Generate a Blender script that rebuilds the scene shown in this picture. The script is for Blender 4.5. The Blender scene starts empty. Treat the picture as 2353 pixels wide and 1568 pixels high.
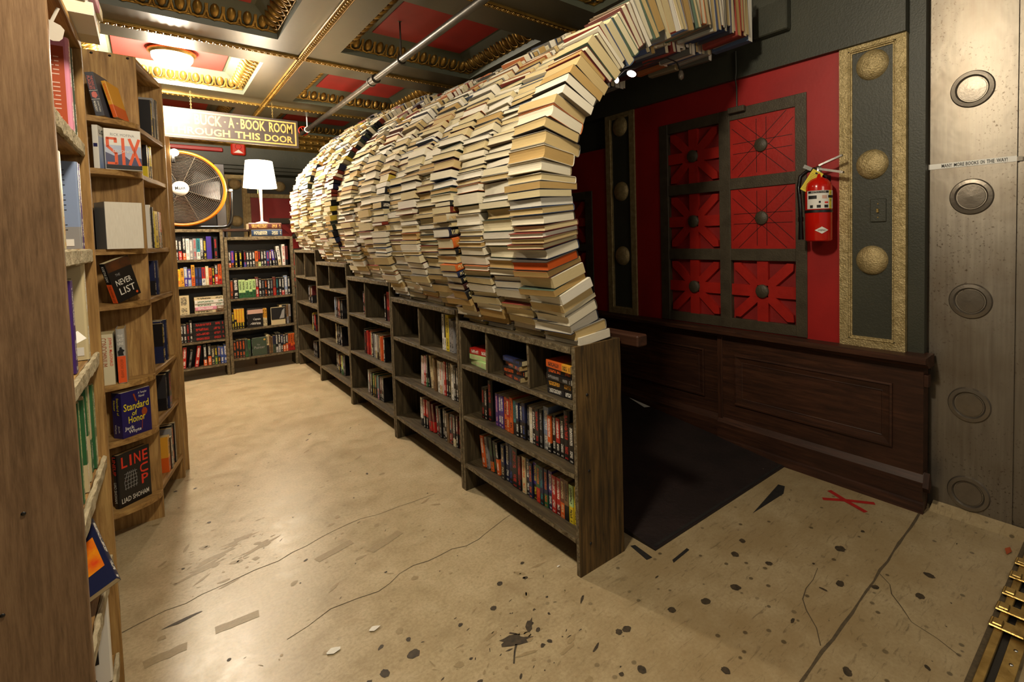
import bpy, math, random, re
from mathutils import Matrix, Vector, noise
R = random.Random(7)
C = bpy.context.scene.collection
sc = bpy.context.scene
PI = math.pi

# ------------------------------------------------------------------ camera, world, lights, exposure
cam_d = bpy.data.cameras.new('camera')
cam = bpy.data.objects.new('camera', cam_d)
C.objects.link(cam)
CAM_ROWS = [[0.75927, 0.025514, -0.650276], [-0.048865, 0.998645, -0.017873], [0.648939, 0.045346, 0.759488]]
_r, _dn, _f = CAM_ROWS                      # image right, image down, forward in (x, -z, y)
def _w(v): return Vector((v[0], v[2], -v[1]))
_X, _Y, _Z = _w(_r), -_w(_dn), -_w(_f)
cam.matrix_world = Matrix(((_X.x, _Y.x, _Z.x, 0), (_X.y, _Y.y, _Z.y, 0), (_X.z, _Y.z, _Z.z, 1.40), (0, 0, 0, 1)))
cam_d.sensor_fit = 'HORIZONTAL'
cam_d.sensor_width = 36.0
cam_d.lens = 36.0 * 1148.2 / 2353
cam_d.shift_x = (1176.5 - 1322.4) / 2353
cam_d.shift_y = -(784.0 - 597.7) / 2353
cam_d.clip_start = 0.02
sc.camera = cam

world = bpy.data.worlds.new('world')
sc.world = world
world.use_nodes = True
world.node_tree.nodes['Background'].inputs[0].default_value = (1.0, 0.90, 0.74, 1)
world.node_tree.nodes['Background'].inputs[1].default_value = 0.17

sc.view_settings.view_transform = 'Standard'
sc.view_settings.look = 'None'
sc.view_settings.gamma = 1
sc.view_settings.use_curve_mapping = False
sc.view_settings.exposure = 0.0

def lamp(name, loc, watt, rad, col=(1, .88, .68)):
    d = bpy.data.lights.new(name, 'POINT')
    d.energy = watt; d.shadow_soft_size = rad; d.color = col
    o = bpy.data.objects.new(name, d); o.location = loc; C.objects.link(o)
    return o
lamp('ceiling_light_far', (.25, 5.74, 2.93), 315, .09)
lamp('ceiling_light_near', (.28, 1.02, 2.76), 128, .10)
lamp('entrance_fill', (1.6, -.9, 2.25), 30, .35, (1, .88, .70))  # unseen front fill, added behind the camera to stand in for the entrance
lamp('table_lamp_light', (1.02, 6.50, 2.10), 60, .10)
lamp('clamp_light', (.155, 3.98, 1.985), 8, .03)
lamp('arch_bulb_light', (1.86, 1.73, 2.13), 1.0, .02)

# ------------------------------------------------------------------ materials
def lin(h):
    h = h.lstrip('#')
    out = []
    for i in (0, 2, 4):
        c = int(h[i:i + 2], 16) / 255
        out.append(c / 12.92 if c <= .04045 else ((c + .055) / 1.055) ** 2.4)
    return tuple(out) + (1,)
def nt(name):
    m = bpy.data.materials.new(name); m.use_nodes = True
    t = m.node_tree
    return m, t, t.nodes['Principled BSDF']
def nd(t, k, **kw):
    n = t.nodes.new(k)
    for a, v in kw.items(): setattr(n, a, v)
    return n
def setin(n, **kw):
    for a, v in kw.items(): n.inputs[a].default_value = v
def ramp(t, src, stops):
    n = nd(t, 'ShaderNodeValToRGB'); e = n.color_ramp.elements
    while len(e) < len(stops): e.new(.5)
    for el, (p, c) in zip(e, stops):
        el.position = p; el.color = c if len(c) == 4 else (*c, 1)
    t.links.new(src, n.inputs[0]); return n.outputs[0]
def mixc(t, fac, a, b, mode='MIX'):
    n = nd(t, 'ShaderNodeMix', data_type='RGBA', blend_type=mode)
    for s, v in ((0, fac), (6, a), (7, b)):
        if hasattr(v, 'links'): t.links.new(v, n.inputs[s])
        else: n.inputs[s].default_value = v
    return n.outputs[2]
def mth(t, op, a, b=0.0, c=None):
    n = nd(t, 'ShaderNodeMath', operation=op)
    for i, v in enumerate((a, b, c)):
        if v is None: continue
        if hasattr(v, 'links'): t.links.new(v, n.inputs[i])
        else: n.inputs[i].default_value = v
    return n.outputs[0]
def coords(t, scale=(1, 1, 1), kind='Object'):
    tc = nd(t, 'ShaderNodeTexCoord'); mp = nd(t, 'ShaderNodeMapping')
    mp.inputs['Scale'].default_value = scale
    t.links.new(tc.outputs[kind], mp.inputs[0]); return mp.outputs[0]
def nz(t, vec, scale, detail=4, rough=.55, dist=0):
    n = nd(t, 'ShaderNodeTexNoise'); setin(n, Scale=scale, Detail=detail, Roughness=rough, Distortion=dist)
    t.links.new(vec, n.inputs['Vector']); return n.outputs['Fac']
def bump(t, bs, h, strength, dist=.01):
    b = nd(t, 'ShaderNodeBump'); setin(b, Strength=strength, Distance=dist)
    t.links.new(h, b.inputs['Height']); t.links.new(b.outputs[0], bs.inputs['Normal'])
MATS = {}
def paint(name, c1, c2=None, rough=.5, metal=0.0, scale=6, stretch=(1, 1, 1), bmp=.1, bscale=60, spec=.5, detail=5):
    m, t, b = nt(name)
    v = coords(t, stretch)
    c2 = c2 or c1
    f = nz(t, v, scale, detail)
    col = ramp(t, f, ((.3, lin(c1)), (.7, lin(c2))))
    t.links.new(col, b.inputs['Base Color'])
    setin(b, Roughness=rough, Metallic=metal)
    b.inputs['Specular IOR Level'].default_value = spec
    if bmp: bump(t, b, nz(t, v, bscale, 3), bmp, .006)
    MATS[name] = m; return m
def wood(name, dark, mid, light, axis, rough=.6, fine=90, spec=.3, knots=True, bmp=.35):
    m, t, b = nt(name)
    s = [9, 9, 9]; s['xyz'.index(axis)] = .7
    v = coords(t, tuple(s))
    grain = nz(t, v, 5, 6, .65, .6)
    s2 = [fine, fine, fine]; s2['xyz'.index(axis)] = 3
    v2 = coords(t, tuple(s2))
    fib = nz(t, v2, 1.2, 3, .6)
    blot = nz(t, coords(t), 2.1, 3)
    col = ramp(t, mth(t, 'ADD', mth(t, 'MULTIPLY', grain, .75), mth(t, 'MULTIPLY', fib, .25)), ((.36, lin(dark)), (.5, lin(mid)), (.64, lin(light))))
    col = mixc(t, ramp(t, blot, ((.4, (0, 0, 0)), (.7, (.55, .55, .55)))), col, lin(dark))
    if knots:
        vo = nd(t, 'ShaderNodeTexVoronoi'); setin(vo, Scale=3.2)
        sk = [1, 1, 1]; sk['xyz'.index(axis)] = .45
        t.links.new(coords(t, tuple(sk)), vo.inputs['Vector'])
        k = ramp(t, vo.outputs['Distance'], ((.03, (.8, .8, .8)), (.10, (0, 0, 0))))
        col = mixc(t, k, col, lin('#1c1008'))
    t.links.new(col, b.inputs['Base Color'])
    setin(b, Roughness=rough); b.inputs['Specular IOR Level'].default_value = spec
    bump(t, b, fib, bmp, .004)
    MATS[name] = m; return m
for ax in 'xyz':
    wood('grey_wood_' + ax, '#302819', '#463b28', '#5e5138', ax, .7, 80, .25)
    wood('brown_wood_' + ax, '#75552d', '#a37d49', '#c29d60', ax, .6, 70, .3)
    wood('wainscot_wood_' + ax, '#2a1810', '#3e2417', '#513120', ax, .5, 60, .35, False, .12)
    wood('end_wood_' + ax, '#30271a', '#574224', '#775b33', ax, .6, 70, .3)
m, t, b = nt('side_wood'); MATS['side_wood'] = m
fl1 = nz(t, coords(t, (130, 130, 9)), 1.5, 4, .7)
fl2 = nz(t, coords(t, (4, 4, .8)), 2.2, 5, .6, 1.0)
col = ramp(t, mth(t, 'ADD', mth(t, 'MULTIPLY', fl1, .45), mth(t, 'MULTIPLY', fl2, .55)), ((.36, lin('#634a30')), (.5, lin('#836446')), (.64, lin('#987856'))))
vk = nd(t, 'ShaderNodeTexVoronoi'); setin(vk, Scale=3.1); t.links.new(coords(t, (1, 1, .4)), vk.inputs['Vector'])
col = mixc(t, ramp(t, vk.outputs['Distance'], ((.03, (.75,) * 3), (.09, (0, 0, 0)))), col, lin('#2a1a0e'))
t.links.new(col, b.inputs['Base Color']); setin(b, Roughness=.5)
bump(t, b, fl1, .15, .003)
paint('raw_edge', '#82745a', '#4a3f2c', .85, 0, 40, (1, 1, 1), .8, 90, .2)
paint('pale_edge', '#c3b698', '#93866a', .85, 0, 20, (1, 1, 1), .8, 60, .2)
paint('gold', '#6d5222', '#a8843e', .38, .75, 9, bmp=.15, bscale=40)
paint('gold_paint', '#9c885a', '#c0ab7c', .42, .45, 30, bmp=.9, bscale=120)
paint('bronze', '#3f3628', '#4f4636', .5, .15, 12, bmp=.35, bscale=110)
paint('red_wall', '#8c1512', '#a31a16', .5, 0, 3, bmp=.08, bscale=50)
paint('red_dark', '#7a1210', '#901814', .6, 0, 6, bmp=.2, bscale=30)
paint('red_spoke', '#951a12', '#ad2117', .45, 0, 8, bmp=.2, bscale=40)
paint('red_ceiling', '#8e1a17', '#a32019', .55, 0, 3, bmp=.05)
paint('green', '#34352b', '#3d3d31', .5, 0, 4, bmp=.25, bscale=110)
paint('green_soffit', '#464132', '#514a37', .36, 0, 2.5, bmp=.06, bscale=30)
paint('green_recess', '#4b4f42', '#565a4a', .45, 0, 3, bmp=.05)
paint('mat_rubber', '#17100f', '#251a18', .62, 0, 5, (1, 1, 1), .5, 40)
paint('brass', '#8a6f38', '#c4a868', .33, .85, 14, bmp=.2, bscale=60)
paint('marble', '#c9b9a0', '#ab987f', .3, 0, 6, bmp=.02)
paint('black_tape', '#141312', '#221f1c', .7, 0, 30)
paint('red_paint', '#9a1d19', '#b3261f', .55, 0, 30, bmp=.05)
paint('stain', '#2b241a', '#4a3e2c', .6, 0, 60)
paint('stain_soft', '#8f7d5c', '#a08d69', .5, 0, 90)
paint('crack', '#5e5039', '#463b2a', .9, 0, 60)
paint('black', '#0d0c0c', '#181616', .4, 0, 20, bmp=.03)
paint('black_gloss', '#0a0a0a', '#121212', .2, 0, 20, bmp=0)
paint('chrome', '#b9b6b0', '#d8d5cf', .22, 1.0, 20, bmp=0)
paint('pipe_steel', '#3b3732', '#575149', .4, .7, 12, bmp=.1)
paint('white_paper', '#e4dfd2', '#f2eee4', .7, 0, 10, bmp=0)
paint('white_gloss', '#e9e6de', '#f5f2ea', .35, 0, 10, bmp=0)
paint('orange_steel', '#b9650e', '#d17a14', .35, .1, 10, bmp=0)
paint('sign_face', '#2a2321', '#352d2a', .55, 0, 5, bmp=.05)
paint('sign_gold', '#bd8a45', '#c99a58', .55, 0, 14, bmp=0)
paint('ext_red', '#b81409', '#c41a0c', .16, 0, 3, bmp=0, spec=.6)
paint('yellow_tag', '#d8c232', '#e2cf48', .6, 0, 4, bmp=0)
paint('label_white', '#dcd8cf', '#e6e2da', .4, 0, 4, bmp=0)
paint('alarm_red', '#b2200f', '#c22a16', .35, 0, 4, bmp=0)
paint('door_dark', '#1d1218', '#2a1a20', .4, 0, 4, bmp=.05)
paint('jamb_grey', '#77757a', '#8e8c90', .4, .3, 3, (1, 1, .2), .05)
paint('ink_black', '#121012', '#121012', .6, bmp=0)
paint('ink_white', '#e8e4da', '#e8e4da', .6, bmp=0)
paint('ink_red', '#d8301c', '#e03a22', .55, bmp=0)
paint('ink_orange', '#e8551c', '#ef5f22', .55, bmp=0)
paint('ink_yellow', '#e6d327', '#e6d327', .55, bmp=0)
paint('ink_grey', '#8b8a88', '#a6a5a2', .55, bmp=0)
paint('ink_rust', '#9a3d14', '#a8481a', .55, bmp=0)
paint('ink_gold', '#c99a3f', '#d6aa50', .55, bmp=0)
paint('ink_pink', '#e07a72', '#e88a80', .55, bmp=0)
paint('ink_tan', '#caa08e', '#d6b09e', .55, bmp=0)
paint('flame', '#f0a012', '#e2411a', .4, 0, 28, bmp=0)
paint('navy_print', '#1c1a4e', '#25225f', .4, 0, 6, bmp=0)
paint('sky_print', '#d3d3da', '#6f8fc4', .4, 0, 5, bmp=0)
paint('steel_ring', '#8b8276', '#7c7367', .36, .8, 12, bmp=.1)
paint('card_grey', '#a39a8c', '#b0a698', .7, 0, 10, bmp=0)
paint('dusk_print', '#1d120c', '#6a3a14', .4, 0, 14, bmp=0)
paint('wire_grey', '#5f564a', '#7a6f60', .45, .4, 10, bmp=0)
paint('leaf_orange', '#b4562c', '#8d3f20', .6, 0, 20)
def emit(name, col, s):
    m, t, b = nt(name)
    setin(b, **{'Base Color': (*col, 1), 'Emission Color': (*col, 1), 'Emission Strength': s})
    MATS[name] = m
emit('lamp_glow', (1, .86, .62), 14)
emit('shade_glow', (1, .84, .58), 6.5)
emit('bulb_glow', (1, .84, .62), 40)
emit('bulb_pink', (1, .78, .66), 6)

# brushed steel with rust specks
m, t, b = nt('steel'); MATS['steel'] = m
v = coords(t, (1, 1, .05))
streak = nz(t, v, 60, 4)
spn = nz(t, coords(t), 95, 3, .6)
zone = ramp(t, nz(t, coords(t, (1, 1, .8)), 3.2, 4), ((.40, (0, 0, 0)), (.58, (1, 1, 1))))
spk = mth(t, 'MULTIPLY', ramp(t, spn, ((.60, (0, 0, 0)), (.68, (1, 1, 1)))), zone)
col = ramp(t, streak, ((.3, lin('#7a7166')), (.7, lin('#888073'))))
col = mixc(t, mth(t, 'MULTIPLY', spk, .8), col, lin('#3a2c1c'))
blot = ramp(t, nz(t, coords(t), 2.3, 5), ((.5, (0, 0, 0)), (.75, (.5, .5, .5))))
col = mixc(t, blot, col, lin('#5e4c36'))
t.links.new(col, b.inputs['Base Color'])
setin(b, Metallic=.85, Anisotropic=.6)
tg_ = nd(t, 'ShaderNodeTangent', direction_type='RADIAL', axis='Y'); t.links.new(tg_.outputs[0], b.inputs['Tangent'])
t.links.new(ramp(t, streak, ((.2, (.36,) * 3), (.8, (.41,) * 3))), b.inputs['Roughness'])
bump(t, b, nz(t, coords(t), 9, 3), .12, .01)

# concrete floor
m, t, b = nt('concrete'); MATS['concrete'] = m
v = coords(t)
big = nz(t, v, 1.1, 5, .6)
mid = nz(t, v, 7, 6, .65, .4)
fine = nz(t, v, 85, 3, .7)
col = ramp(t, mth(t, 'ADD', mth(t, 'MULTIPLY', big, .5), mth(t, 'MULTIPLY', mid, .5)), ((.33, lin('#a39272')), (.5, lin('#bfae8b')), (.66, lin('#d0c09e'))))
col = mixc(t, ramp(t, fine, ((.35, (.35, .35, .35)), (.6, (0, 0, 0)))), col, lin('#7c6a4c'))
vo = nd(t, 'ShaderNodeTexVoronoi'); setin(vo, Scale=17, Randomness=1); t.links.new(v, vo.inputs['Vector'])
vd = mth(t, 'ADD', vo.outputs['Distance'], mth(t, 'MULTIPLY', mid, .1))
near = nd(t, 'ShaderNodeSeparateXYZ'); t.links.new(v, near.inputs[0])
near_right = ramp(t, mth(t, 'SUBTRACT', near.outputs[0], mth(t, 'MULTIPLY', near.outputs[1], .55)), ((0, (.25,) * 3), (.9, (1,) * 3)))  # rises towards the near right; also weights the spots and scuffs
brown_tone = mth(t, 'MULTIPLY', near_right, ramp(t, nz(t, v, 2.3, 5, .65), ((.28, (.25,) * 3), (.6, (.8,) * 3))))  # floor colour turns browner towards the near right, broken up by noise
col = mixc(t, brown_tone, col, lin('#8d7752'))
dots = mth(t, 'MULTIPLY', ramp(t, vd, ((.17, (1, 1, 1)), (.22, (0, 0, 0)))), mth(t, 'MULTIPLY', ramp(t, vo.outputs['Color'], ((.45, (0, 0, 0)), (.6, (1, 1, 1)))), near_right))
col = mixc(t, mth(t, 'MULTIPLY', dots, .75), col, lin('#3b3222'))
sc2 = nz(t, coords(t, (2, 9, 1)), 6, 5, .7, 1.2)
scuff = mth(t, 'MULTIPLY', ramp(t, sc2, ((.56, (0, 0, 0)), (.68, (1, 1, 1)))), near_right)
col = mixc(t, mth(t, 'MULTIPLY', scuff, .6), col, lin('#5b4d36'))
t.links.new(col, b.inputs['Base Color'])
t.links.new(ramp(t, mid, ((.3, (.29,) * 3), (.7, (.42,) * 3))), b.inputs['Roughness'])
bump(t, b, mid, .06, .01)

# book cover: colour, lower colour and ink come from the object's own properties
def attr(t, name):
    return nd(t, 'ShaderNodeAttribute', attribute_type='OBJECT', attribute_name=name).outputs['Color']
m, t, b = nt('book_cover'); MATS['book_cover'] = m
oi = nd(t, 'ShaderNodeObjectInfo')
g = nd(t, 'ShaderNodeTexCoord'); gs = nd(t, 'ShaderNodeSeparateXYZ'); t.links.new(g.outputs['Generated'], gs.inputs[0])
gx, gy, gz = gs.outputs
low = mth(t, 'LESS_THAN', gz, mth(t, 'MULTIPLY_ADD', oi.outputs['Random'], .25, .25))
col = mixc(t, low, oi.outputs['Color'], attr(t, 'tone'))
spine = mth(t, 'LESS_THAN', gy, .12)
cv = nd(t, 'ShaderNodeCombineXYZ')
t.links.new(mth(t, 'MULTIPLY', gx, 4.5), cv.inputs[0]); t.links.new(mth(t, 'MULTIPLY', gz, 52), cv.inputs[1])
t.links.new(mth(t, 'MULTIPLY', oi.outputs['Random'], 50), cv.inputs[2])
let = mth(t, 'GREATER_THAN', nz(t, cv.outputs[0], 1.0, 2, .5), .47)
band = mth(t, 'LESS_THAN', mth(t, 'ABSOLUTE', mth(t, 'SUBTRACT', gx, .5)), .27)
r2 = oi.outputs['Random']
b1 = mth(t, 'MULTIPLY', mth(t, 'GREATER_THAN', gz, mth(t, 'MULTIPLY_ADD', r2, .12, .42)), mth(t, 'LESS_THAN', gz, .92))
b2 = mth(t, 'MULTIPLY', mth(t, 'GREATER_THAN', gz, .14), mth(t, 'LESS_THAN', gz, mth(t, 'MULTIPLY_ADD', r2, .1, .28)))
b3 = mth(t, 'MULTIPLY', mth(t, 'GREATER_THAN', gz, .03), mth(t, 'LESS_THAN', gz, .07))
bands = mth(t, 'MAXIMUM', mth(t, 'MAXIMUM', b1, b2), b3)
prt = mth(t, 'MULTIPLY', mth(t, 'MULTIPLY', spine, band), mth(t, 'MULTIPLY', let, bands))
col = mixc(t, mth(t, 'MULTIPLY', prt, .9), col, attr(t, 'ink'))
t.links.new(col, b.inputs['Base Color'])
setin(b, Roughness=.38)
# cloth cover for the arch and page blocks
def simple_obj(name, rough, stripes, src):
    m, t, b = nt(name); MATS[name] = m
    if src == 'obj': c = nd(t, 'ShaderNodeObjectInfo').outputs['Color']
    else: c = nd(t, 'ShaderNodeAttribute', attribute_type='GEOMETRY', attribute_name='col').outputs['Color']
    if stripes and src == 'obj':
        s = nz(t, coords(t, (1, .02, .02)), 900, 3, .7)
        c = mixc(t, ramp(t, s, ((.35, (.22,) * 3), (.65, (0,) * 3))), c, lin('#8d7748'), 'MULTIPLY')
        bump(t, b, s, .3, .002)
    t.links.new(c, b.inputs['Base Color'])
    setin(b, Roughness=rough); b.inputs['Specular IOR Level'].default_value = .25
simple_obj('pages', .85, True, 'obj')
simple_obj('cloth', .7, False, 'obj')
simple_obj('mass_book', .8, False, 'geo')

# ------------------------------------------------------------------ mesh builder
class B:
    def __init__(s): s.v = []; s.f = []; s.m = []; s.s = []; s.c = None
    def add(s, vs, fs, mi=0, sm=False, M=None):
        o = len(s.v)
        s.v += [tuple(M @ Vector(p)) for p in vs] if M is not None else [tuple(p) for p in vs]
        s.f += [tuple(i + o for i in f) for f in fs]
        s.m += [mi] * len(fs); s.s += [sm] * len(fs)
        return s
    def box(s, x0, x1, y0, y1, z0, z1, mi=0, bev=0.0, M=None):
        if x0 > x1: x0, x1 = x1, x0
        if y0 > y1: y0, y1 = y1, y0
        if z0 > z1: z0, z1 = z1, z0
        if not bev:
            vs = [(x, y, z) for x in (x0, x1) for y in (y0, y1) for z in (z0, z1)]
            fs = [(0, 1, 3, 2), (4, 6, 7, 5), (0, 4, 5, 1), (2, 3, 7, 6), (0, 2, 6, 4), (1, 5, 7, 3)]
            return s.add(vs, fs, mi, False, M)
        bm_v, bm_f = bevbox(x0, x1, y0, y1, z0, z1, bev)
        return s.add(bm_v, bm_f, mi, False, M)
    def prism(s, prof, a, h, axis='z', mi=0, sm=False, M=None):
        """closed outline prof (2-D, counter-clockwise) pushed from a to h along axis"""
        n = len(prof)
        def P(p, w): return {'z': (p[0], p[1], w), 'y': (p[0], w, p[1]), 'x': (w, p[0], p[1])}[axis]
        vs = [P(p, a) for p in prof] + [P(p, h) for p in prof]
        fs = [(i, (i + 1) % n, n + (i + 1) % n, n + i) for i in range(n)]
        s.add(vs, fs, mi, sm, M)
        s.add(vs, [tuple(range(n))[::-1], tuple(range(n, 2 * n))], mi, False, M)
        return s
    def lathe(s, prof, n=24, mi=0, sm=True, M=None, a0=0, a1=2 * PI):
        """prof: (radius, height) pairs turned about the z axis"""
        full = abs(a1 - a0 - 2 * PI) < 1e-6
        k = n if full else n + 1
        vs = [(r * math.cos(a0 + (a1 - a0) * i / n), r * math.sin(a0 + (a1 - a0) * i / n), z) for r, z in prof for i in range(k)]
        fs = []
        for j in range(len(prof) - 1):
            for i in range(n):
                a, b2 = j * k + i, j * k + (i + 1) % k
                fs.append((a, b2, b2 + k, a + k))
        return s.add(vs, fs, mi, sm, M)
    def tube(s, pts, r, n=8, mi=0, closed=False, cap=True, M=None):
        pts = [Vector(p) for p in pts]; m = len(pts); vs = []; fs = []
        up = None
        for i, p in enumerate(pts):
            if closed: d = pts[(i + 1) % m] - pts[i - 1]
            else: d = pts[min(i + 1, m - 1)] - pts[max(i - 1, 0)]
            d.normalize()
            if up is None: up = Vector((0, 0, 1)) if abs(d.z) < .9 else Vector((1, 0, 0))
            u = (up - d * up.dot(d)).normalized(); w = d.cross(u); up = u
            rr = r[i] if isinstance(r, (list, tuple)) else r
            vs += [tuple(p + (u * math.cos(2 * PI * k / n) + w * math.sin(2 * PI * k / n)) * rr) for k in range(n)]
        for i in range(m if closed else m - 1):
            for k in range(n):
                a = i * n + k; b2 = i * n + (k + 1) % n; c = ((i + 1) % m) * n
                fs.append((a, b2, c + (k + 1) % n, c + k))
        s.add(vs, fs, mi, True, M)
        if cap and not closed:
            s.add(vs, [tuple(range(n))[::-1], tuple(range((m - 1) * n, m * n))], mi, False, M)
        return s
    def ball(s, c, r, mi=0, n=10, k=6, M=None, sc=(1, 1, 1), half=False):
        prof = []
        for j in range(k + 1):
            a = (-PI / 2 if not half else 0) + (PI if not half else PI / 2) * j / k
            prof.append((math.cos(a) * r + 1e-5, math.sin(a) * r))
        T = Matrix.Translation(Vector(c)) @ Matrix.Diagonal((*sc, 1))
        return s.lathe(prof, n, mi, True, (M @ T) if M is not None else T)
    def build(s, name, mats, parent=None, loc=None, kind=None, mw=None):
        me = bpy.data.meshes.new(name)
        me.from_pydata(s.v, [], s.f)
        if isinstance(mats, str): mats = [mats]
        for k in mats: me.materials.append(MATS[k])
        me.polygons.foreach_set('material_index', s.m)
        me.polygons.foreach_set('use_smooth', s.s)
        me.update()
        return link(name, me, parent, loc, kind, mw)
def bevbox(x0, x1, y0, y1, z0, z1, b):
    vs = []; idx = {}
    for ix, x in ((0, x0), (1, x1)):
        for iy, y in ((0, y0), (1, y1)):
            for iz, z in ((0, z0), (1, z1)):
                sx, sy, sz = (b if ix == 0 else -b), (b if iy == 0 else -b), (b if iz == 0 else -b)
                idx[ix, iy, iz, 'x'] = len(vs); vs.append((x, y + sy, z + sz))
                idx[ix, iy, iz, 'y'] = len(vs); vs.append((x + sx, y, z + sz))
                idx[ix, iy, iz, 'z'] = len(vs); vs.append((x + sx, y + sy, z))
    fs = []
    I = idx
    for i in (0, 1):
        q = [I[i, 0, 0, 'x'], I[i, 0, 1, 'x'], I[i, 1, 1, 'x'], I[i, 1, 0, 'x']]; fs.append(tuple(q if i == 0 else q[::-1]))
        q = [I[0, i, 0, 'y'], I[1, i, 0, 'y'], I[1, i, 1, 'y'], I[0, i, 1, 'y']]; fs.append(tuple(q if i == 0 else q[::-1]))
        q = [I[0, 0, i, 'z'], I[0, 1, i, 'z'], I[1, 1, i, 'z'], I[1, 0, i, 'z']]; fs.append(tuple(q if i == 0 else q[::-1]))
    for i in (0, 1):
        for j in (0, 1):
            fl = (i + j) % 2
            q = [I[i, j, 0, 'x'], I[i, j, 0, 'y'], I[i, j, 1, 'y'], I[i, j, 1, 'x']]; fs.append(tuple(q[::-1] if fl == 0 else q))
            q = [I[i, 0, j, 'x'], I[i, 0, j, 'z'], I[i, 1, j, 'z'], I[i, 1, j, 'x']]; fs.append(tuple(q if fl == 0 else q[::-1]))
            q = [I[0, i, j, 'y'], I[0, i, j, 'z'], I[1, i, j, 'z'], I[1, i, j, 'y']]; fs.append(tuple(q[::-1] if fl == 0 else q))
            for k in (0, 1):
                q = [I[i, j, k, 'x'], I[i, j, k, 'y'], I[i, j, k, 'z']]
                fs.append(tuple(q if (i + j + k) % 2 == 0 else q[::-1]))
    return vs, fs
def link(name, data, parent=None, loc=None, kind=None, mw=None):
    o = bpy.data.objects.new(name, data); C.objects.link(o)
    if parent is not None: o.parent = parent
    if mw is not None: o.matrix_basis = mw
    elif loc is not None: o.location = loc
    if kind: o['kind'] = kind
    return o
def thing(name, label, cat, loc=(0, 0, 0), rz=0, group=None, mw=None):
    o = bpy.data.objects.new(name, None); o.empty_display_size = .05; C.objects.link(o)
    if mw is not None: o.matrix_basis = mw
    else: o.location = loc; o.rotation_euler = (0, 0, rz)
    return tag(o, label, cat, group)
def tag(o, label, cat, group=None):
    o['label'] = label; o['category'] = cat
    if group: o['group'] = group
    return o
def plank(s, x0, x1, y0, y1, z0, z1, long='z', jit=.0012, ch=.002, seg=.08, mi=0, ek=None):
    """a sawn board: eight-sided section with small uneven chamfers, stations along its length"""
    lo = {'x': (x0, x1), 'y': (y0, y1), 'z': (z0, z1)}
    oth = [a for a in 'xyz' if a != long]
    if long == 'y': oth = ['z', 'x']
    (a0, a1), (b0, b1), (l0, l1) = lo[oth[0]], lo[oth[1]], lo[long]
    n = max(1, int(abs(l1 - l0) / seg)); vs = []
    base = [(a0 + ch, b0), (a1 - ch, b0), (a1, b0 + ch), (a1, b1 - ch), (a1 - ch, b1), (a0 + ch, b1), (a0, b1 - ch), (a0, b0 + ch)]
    for i in range(n + 1):
        l = l0 + (l1 - l0) * i / n
        for (a, b_) in base:
            a += R.uniform(-jit, jit); b_ += R.uniform(-jit, jit)
            p = {oth[0]: a, oth[1]: b_, long: l}
            vs.append((p['x'], p['y'], p['z']))
    fs = []
    for i in range(n):
        for k in range(8):
            fs.append((i * 8 + k, i * 8 + (k + 1) % 8, (i + 1) * 8 + (k + 1) % 8, (i + 1) * 8 + k))
    fs.append(tuple(range(8))[::-1]); fs.append(tuple(range(n * 8, n * 8 + 8)))
    s.add(vs, fs, mi)
    if ek is not None:
        for i in range(n): s.m[len(s.m) - len(fs) + i * 8 + ek] = 1
    return s
TEXTS = []
def text(s, parent, mat, org, right, up, w, h, kind_name='lettering', ext=.0004, bold=0.0):
    """lettering fitted into w x h metres, centred on org, in the plane of right and up"""
    cu = bpy.data.curves.new(kind_name, 'FONT'); cu.body = s; cu.align_x = 'CENTER'; cu.align_y = 'CENTER'
    cu.extrude = 0; cu.offset = bold; cu.resolution_u = 2; cu.materials.append(MATS[mat])
    o = bpy.data.objects.new(kind_name, cu); C.objects.link(o); o.parent = parent
    TEXTS.append((o, Vector(org), Vector(right).normalized(), Vector(up).normalized(), w, h, ext))
    return o
def finish_texts():
    bpy.context.view_layer.update()
    for o, org, r, u, w, h, ext in TEXTS:
        d = o.dimensions
        sx, sy = w / max(d.x, 1e-4), h / max(d.y, 1e-4)
        n = r.cross(u)
        bb = o.bound_box
        cx = (min(p[0] for p in bb) + max(p[0] for p in bb)) / 2; cy = (min(p[1] for p in bb) + max(p[1] for p in bb)) / 2
        X, Y = r * sx, u * sy
        p = org - X * cx - Y * cy + n * ext
        dg = bpy.context.evaluated_depsgraph_get()
        me = bpy.data.meshes.new_from_object(o.evaluated_get(dg))
        me.materials.clear(); me.materials.append(o.data.materials[0])
        k = bpy.data.objects.new('lettering', me); C.objects.link(k); k.parent = o.parent
        k.matrix_basis = Matrix(((X.x, Y.x, n.x, p.x), (X.y, Y.y, n.y, p.y), (X.z, Y.z, n.z, p.z), (0, 0, 0, 1)))
    for row_ in TEXTS: bpy.data.objects.remove(row_[0])
ORD = 'first second third fourth fifth sixth seventh eighth ninth tenth eleventh twelfth thirteenth fourteenth fifteenth sixteenth seventeenth eighteenth nineteenth twentieth'.split()
TENS = {2: 'twenty', 3: 'thirty', 4: 'forty', 5: 'fifty', 6: 'sixty', 7: 'seventy', 8: 'eighty', 9: 'ninety'}
TENTH = {2: 'twentieth', 3: 'thirtieth', 4: 'fortieth', 5: 'fiftieth', 6: 'sixtieth', 7: 'seventieth', 8: 'eightieth', 9: 'ninetieth'}
def ordn(i):
    i += 1
    if i <= 20: return ORD[i - 1]
    return TENTH[i // 10] if i % 10 == 0 else TENS[i // 10] + '-' + ORD[i % 10 - 1]

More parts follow.
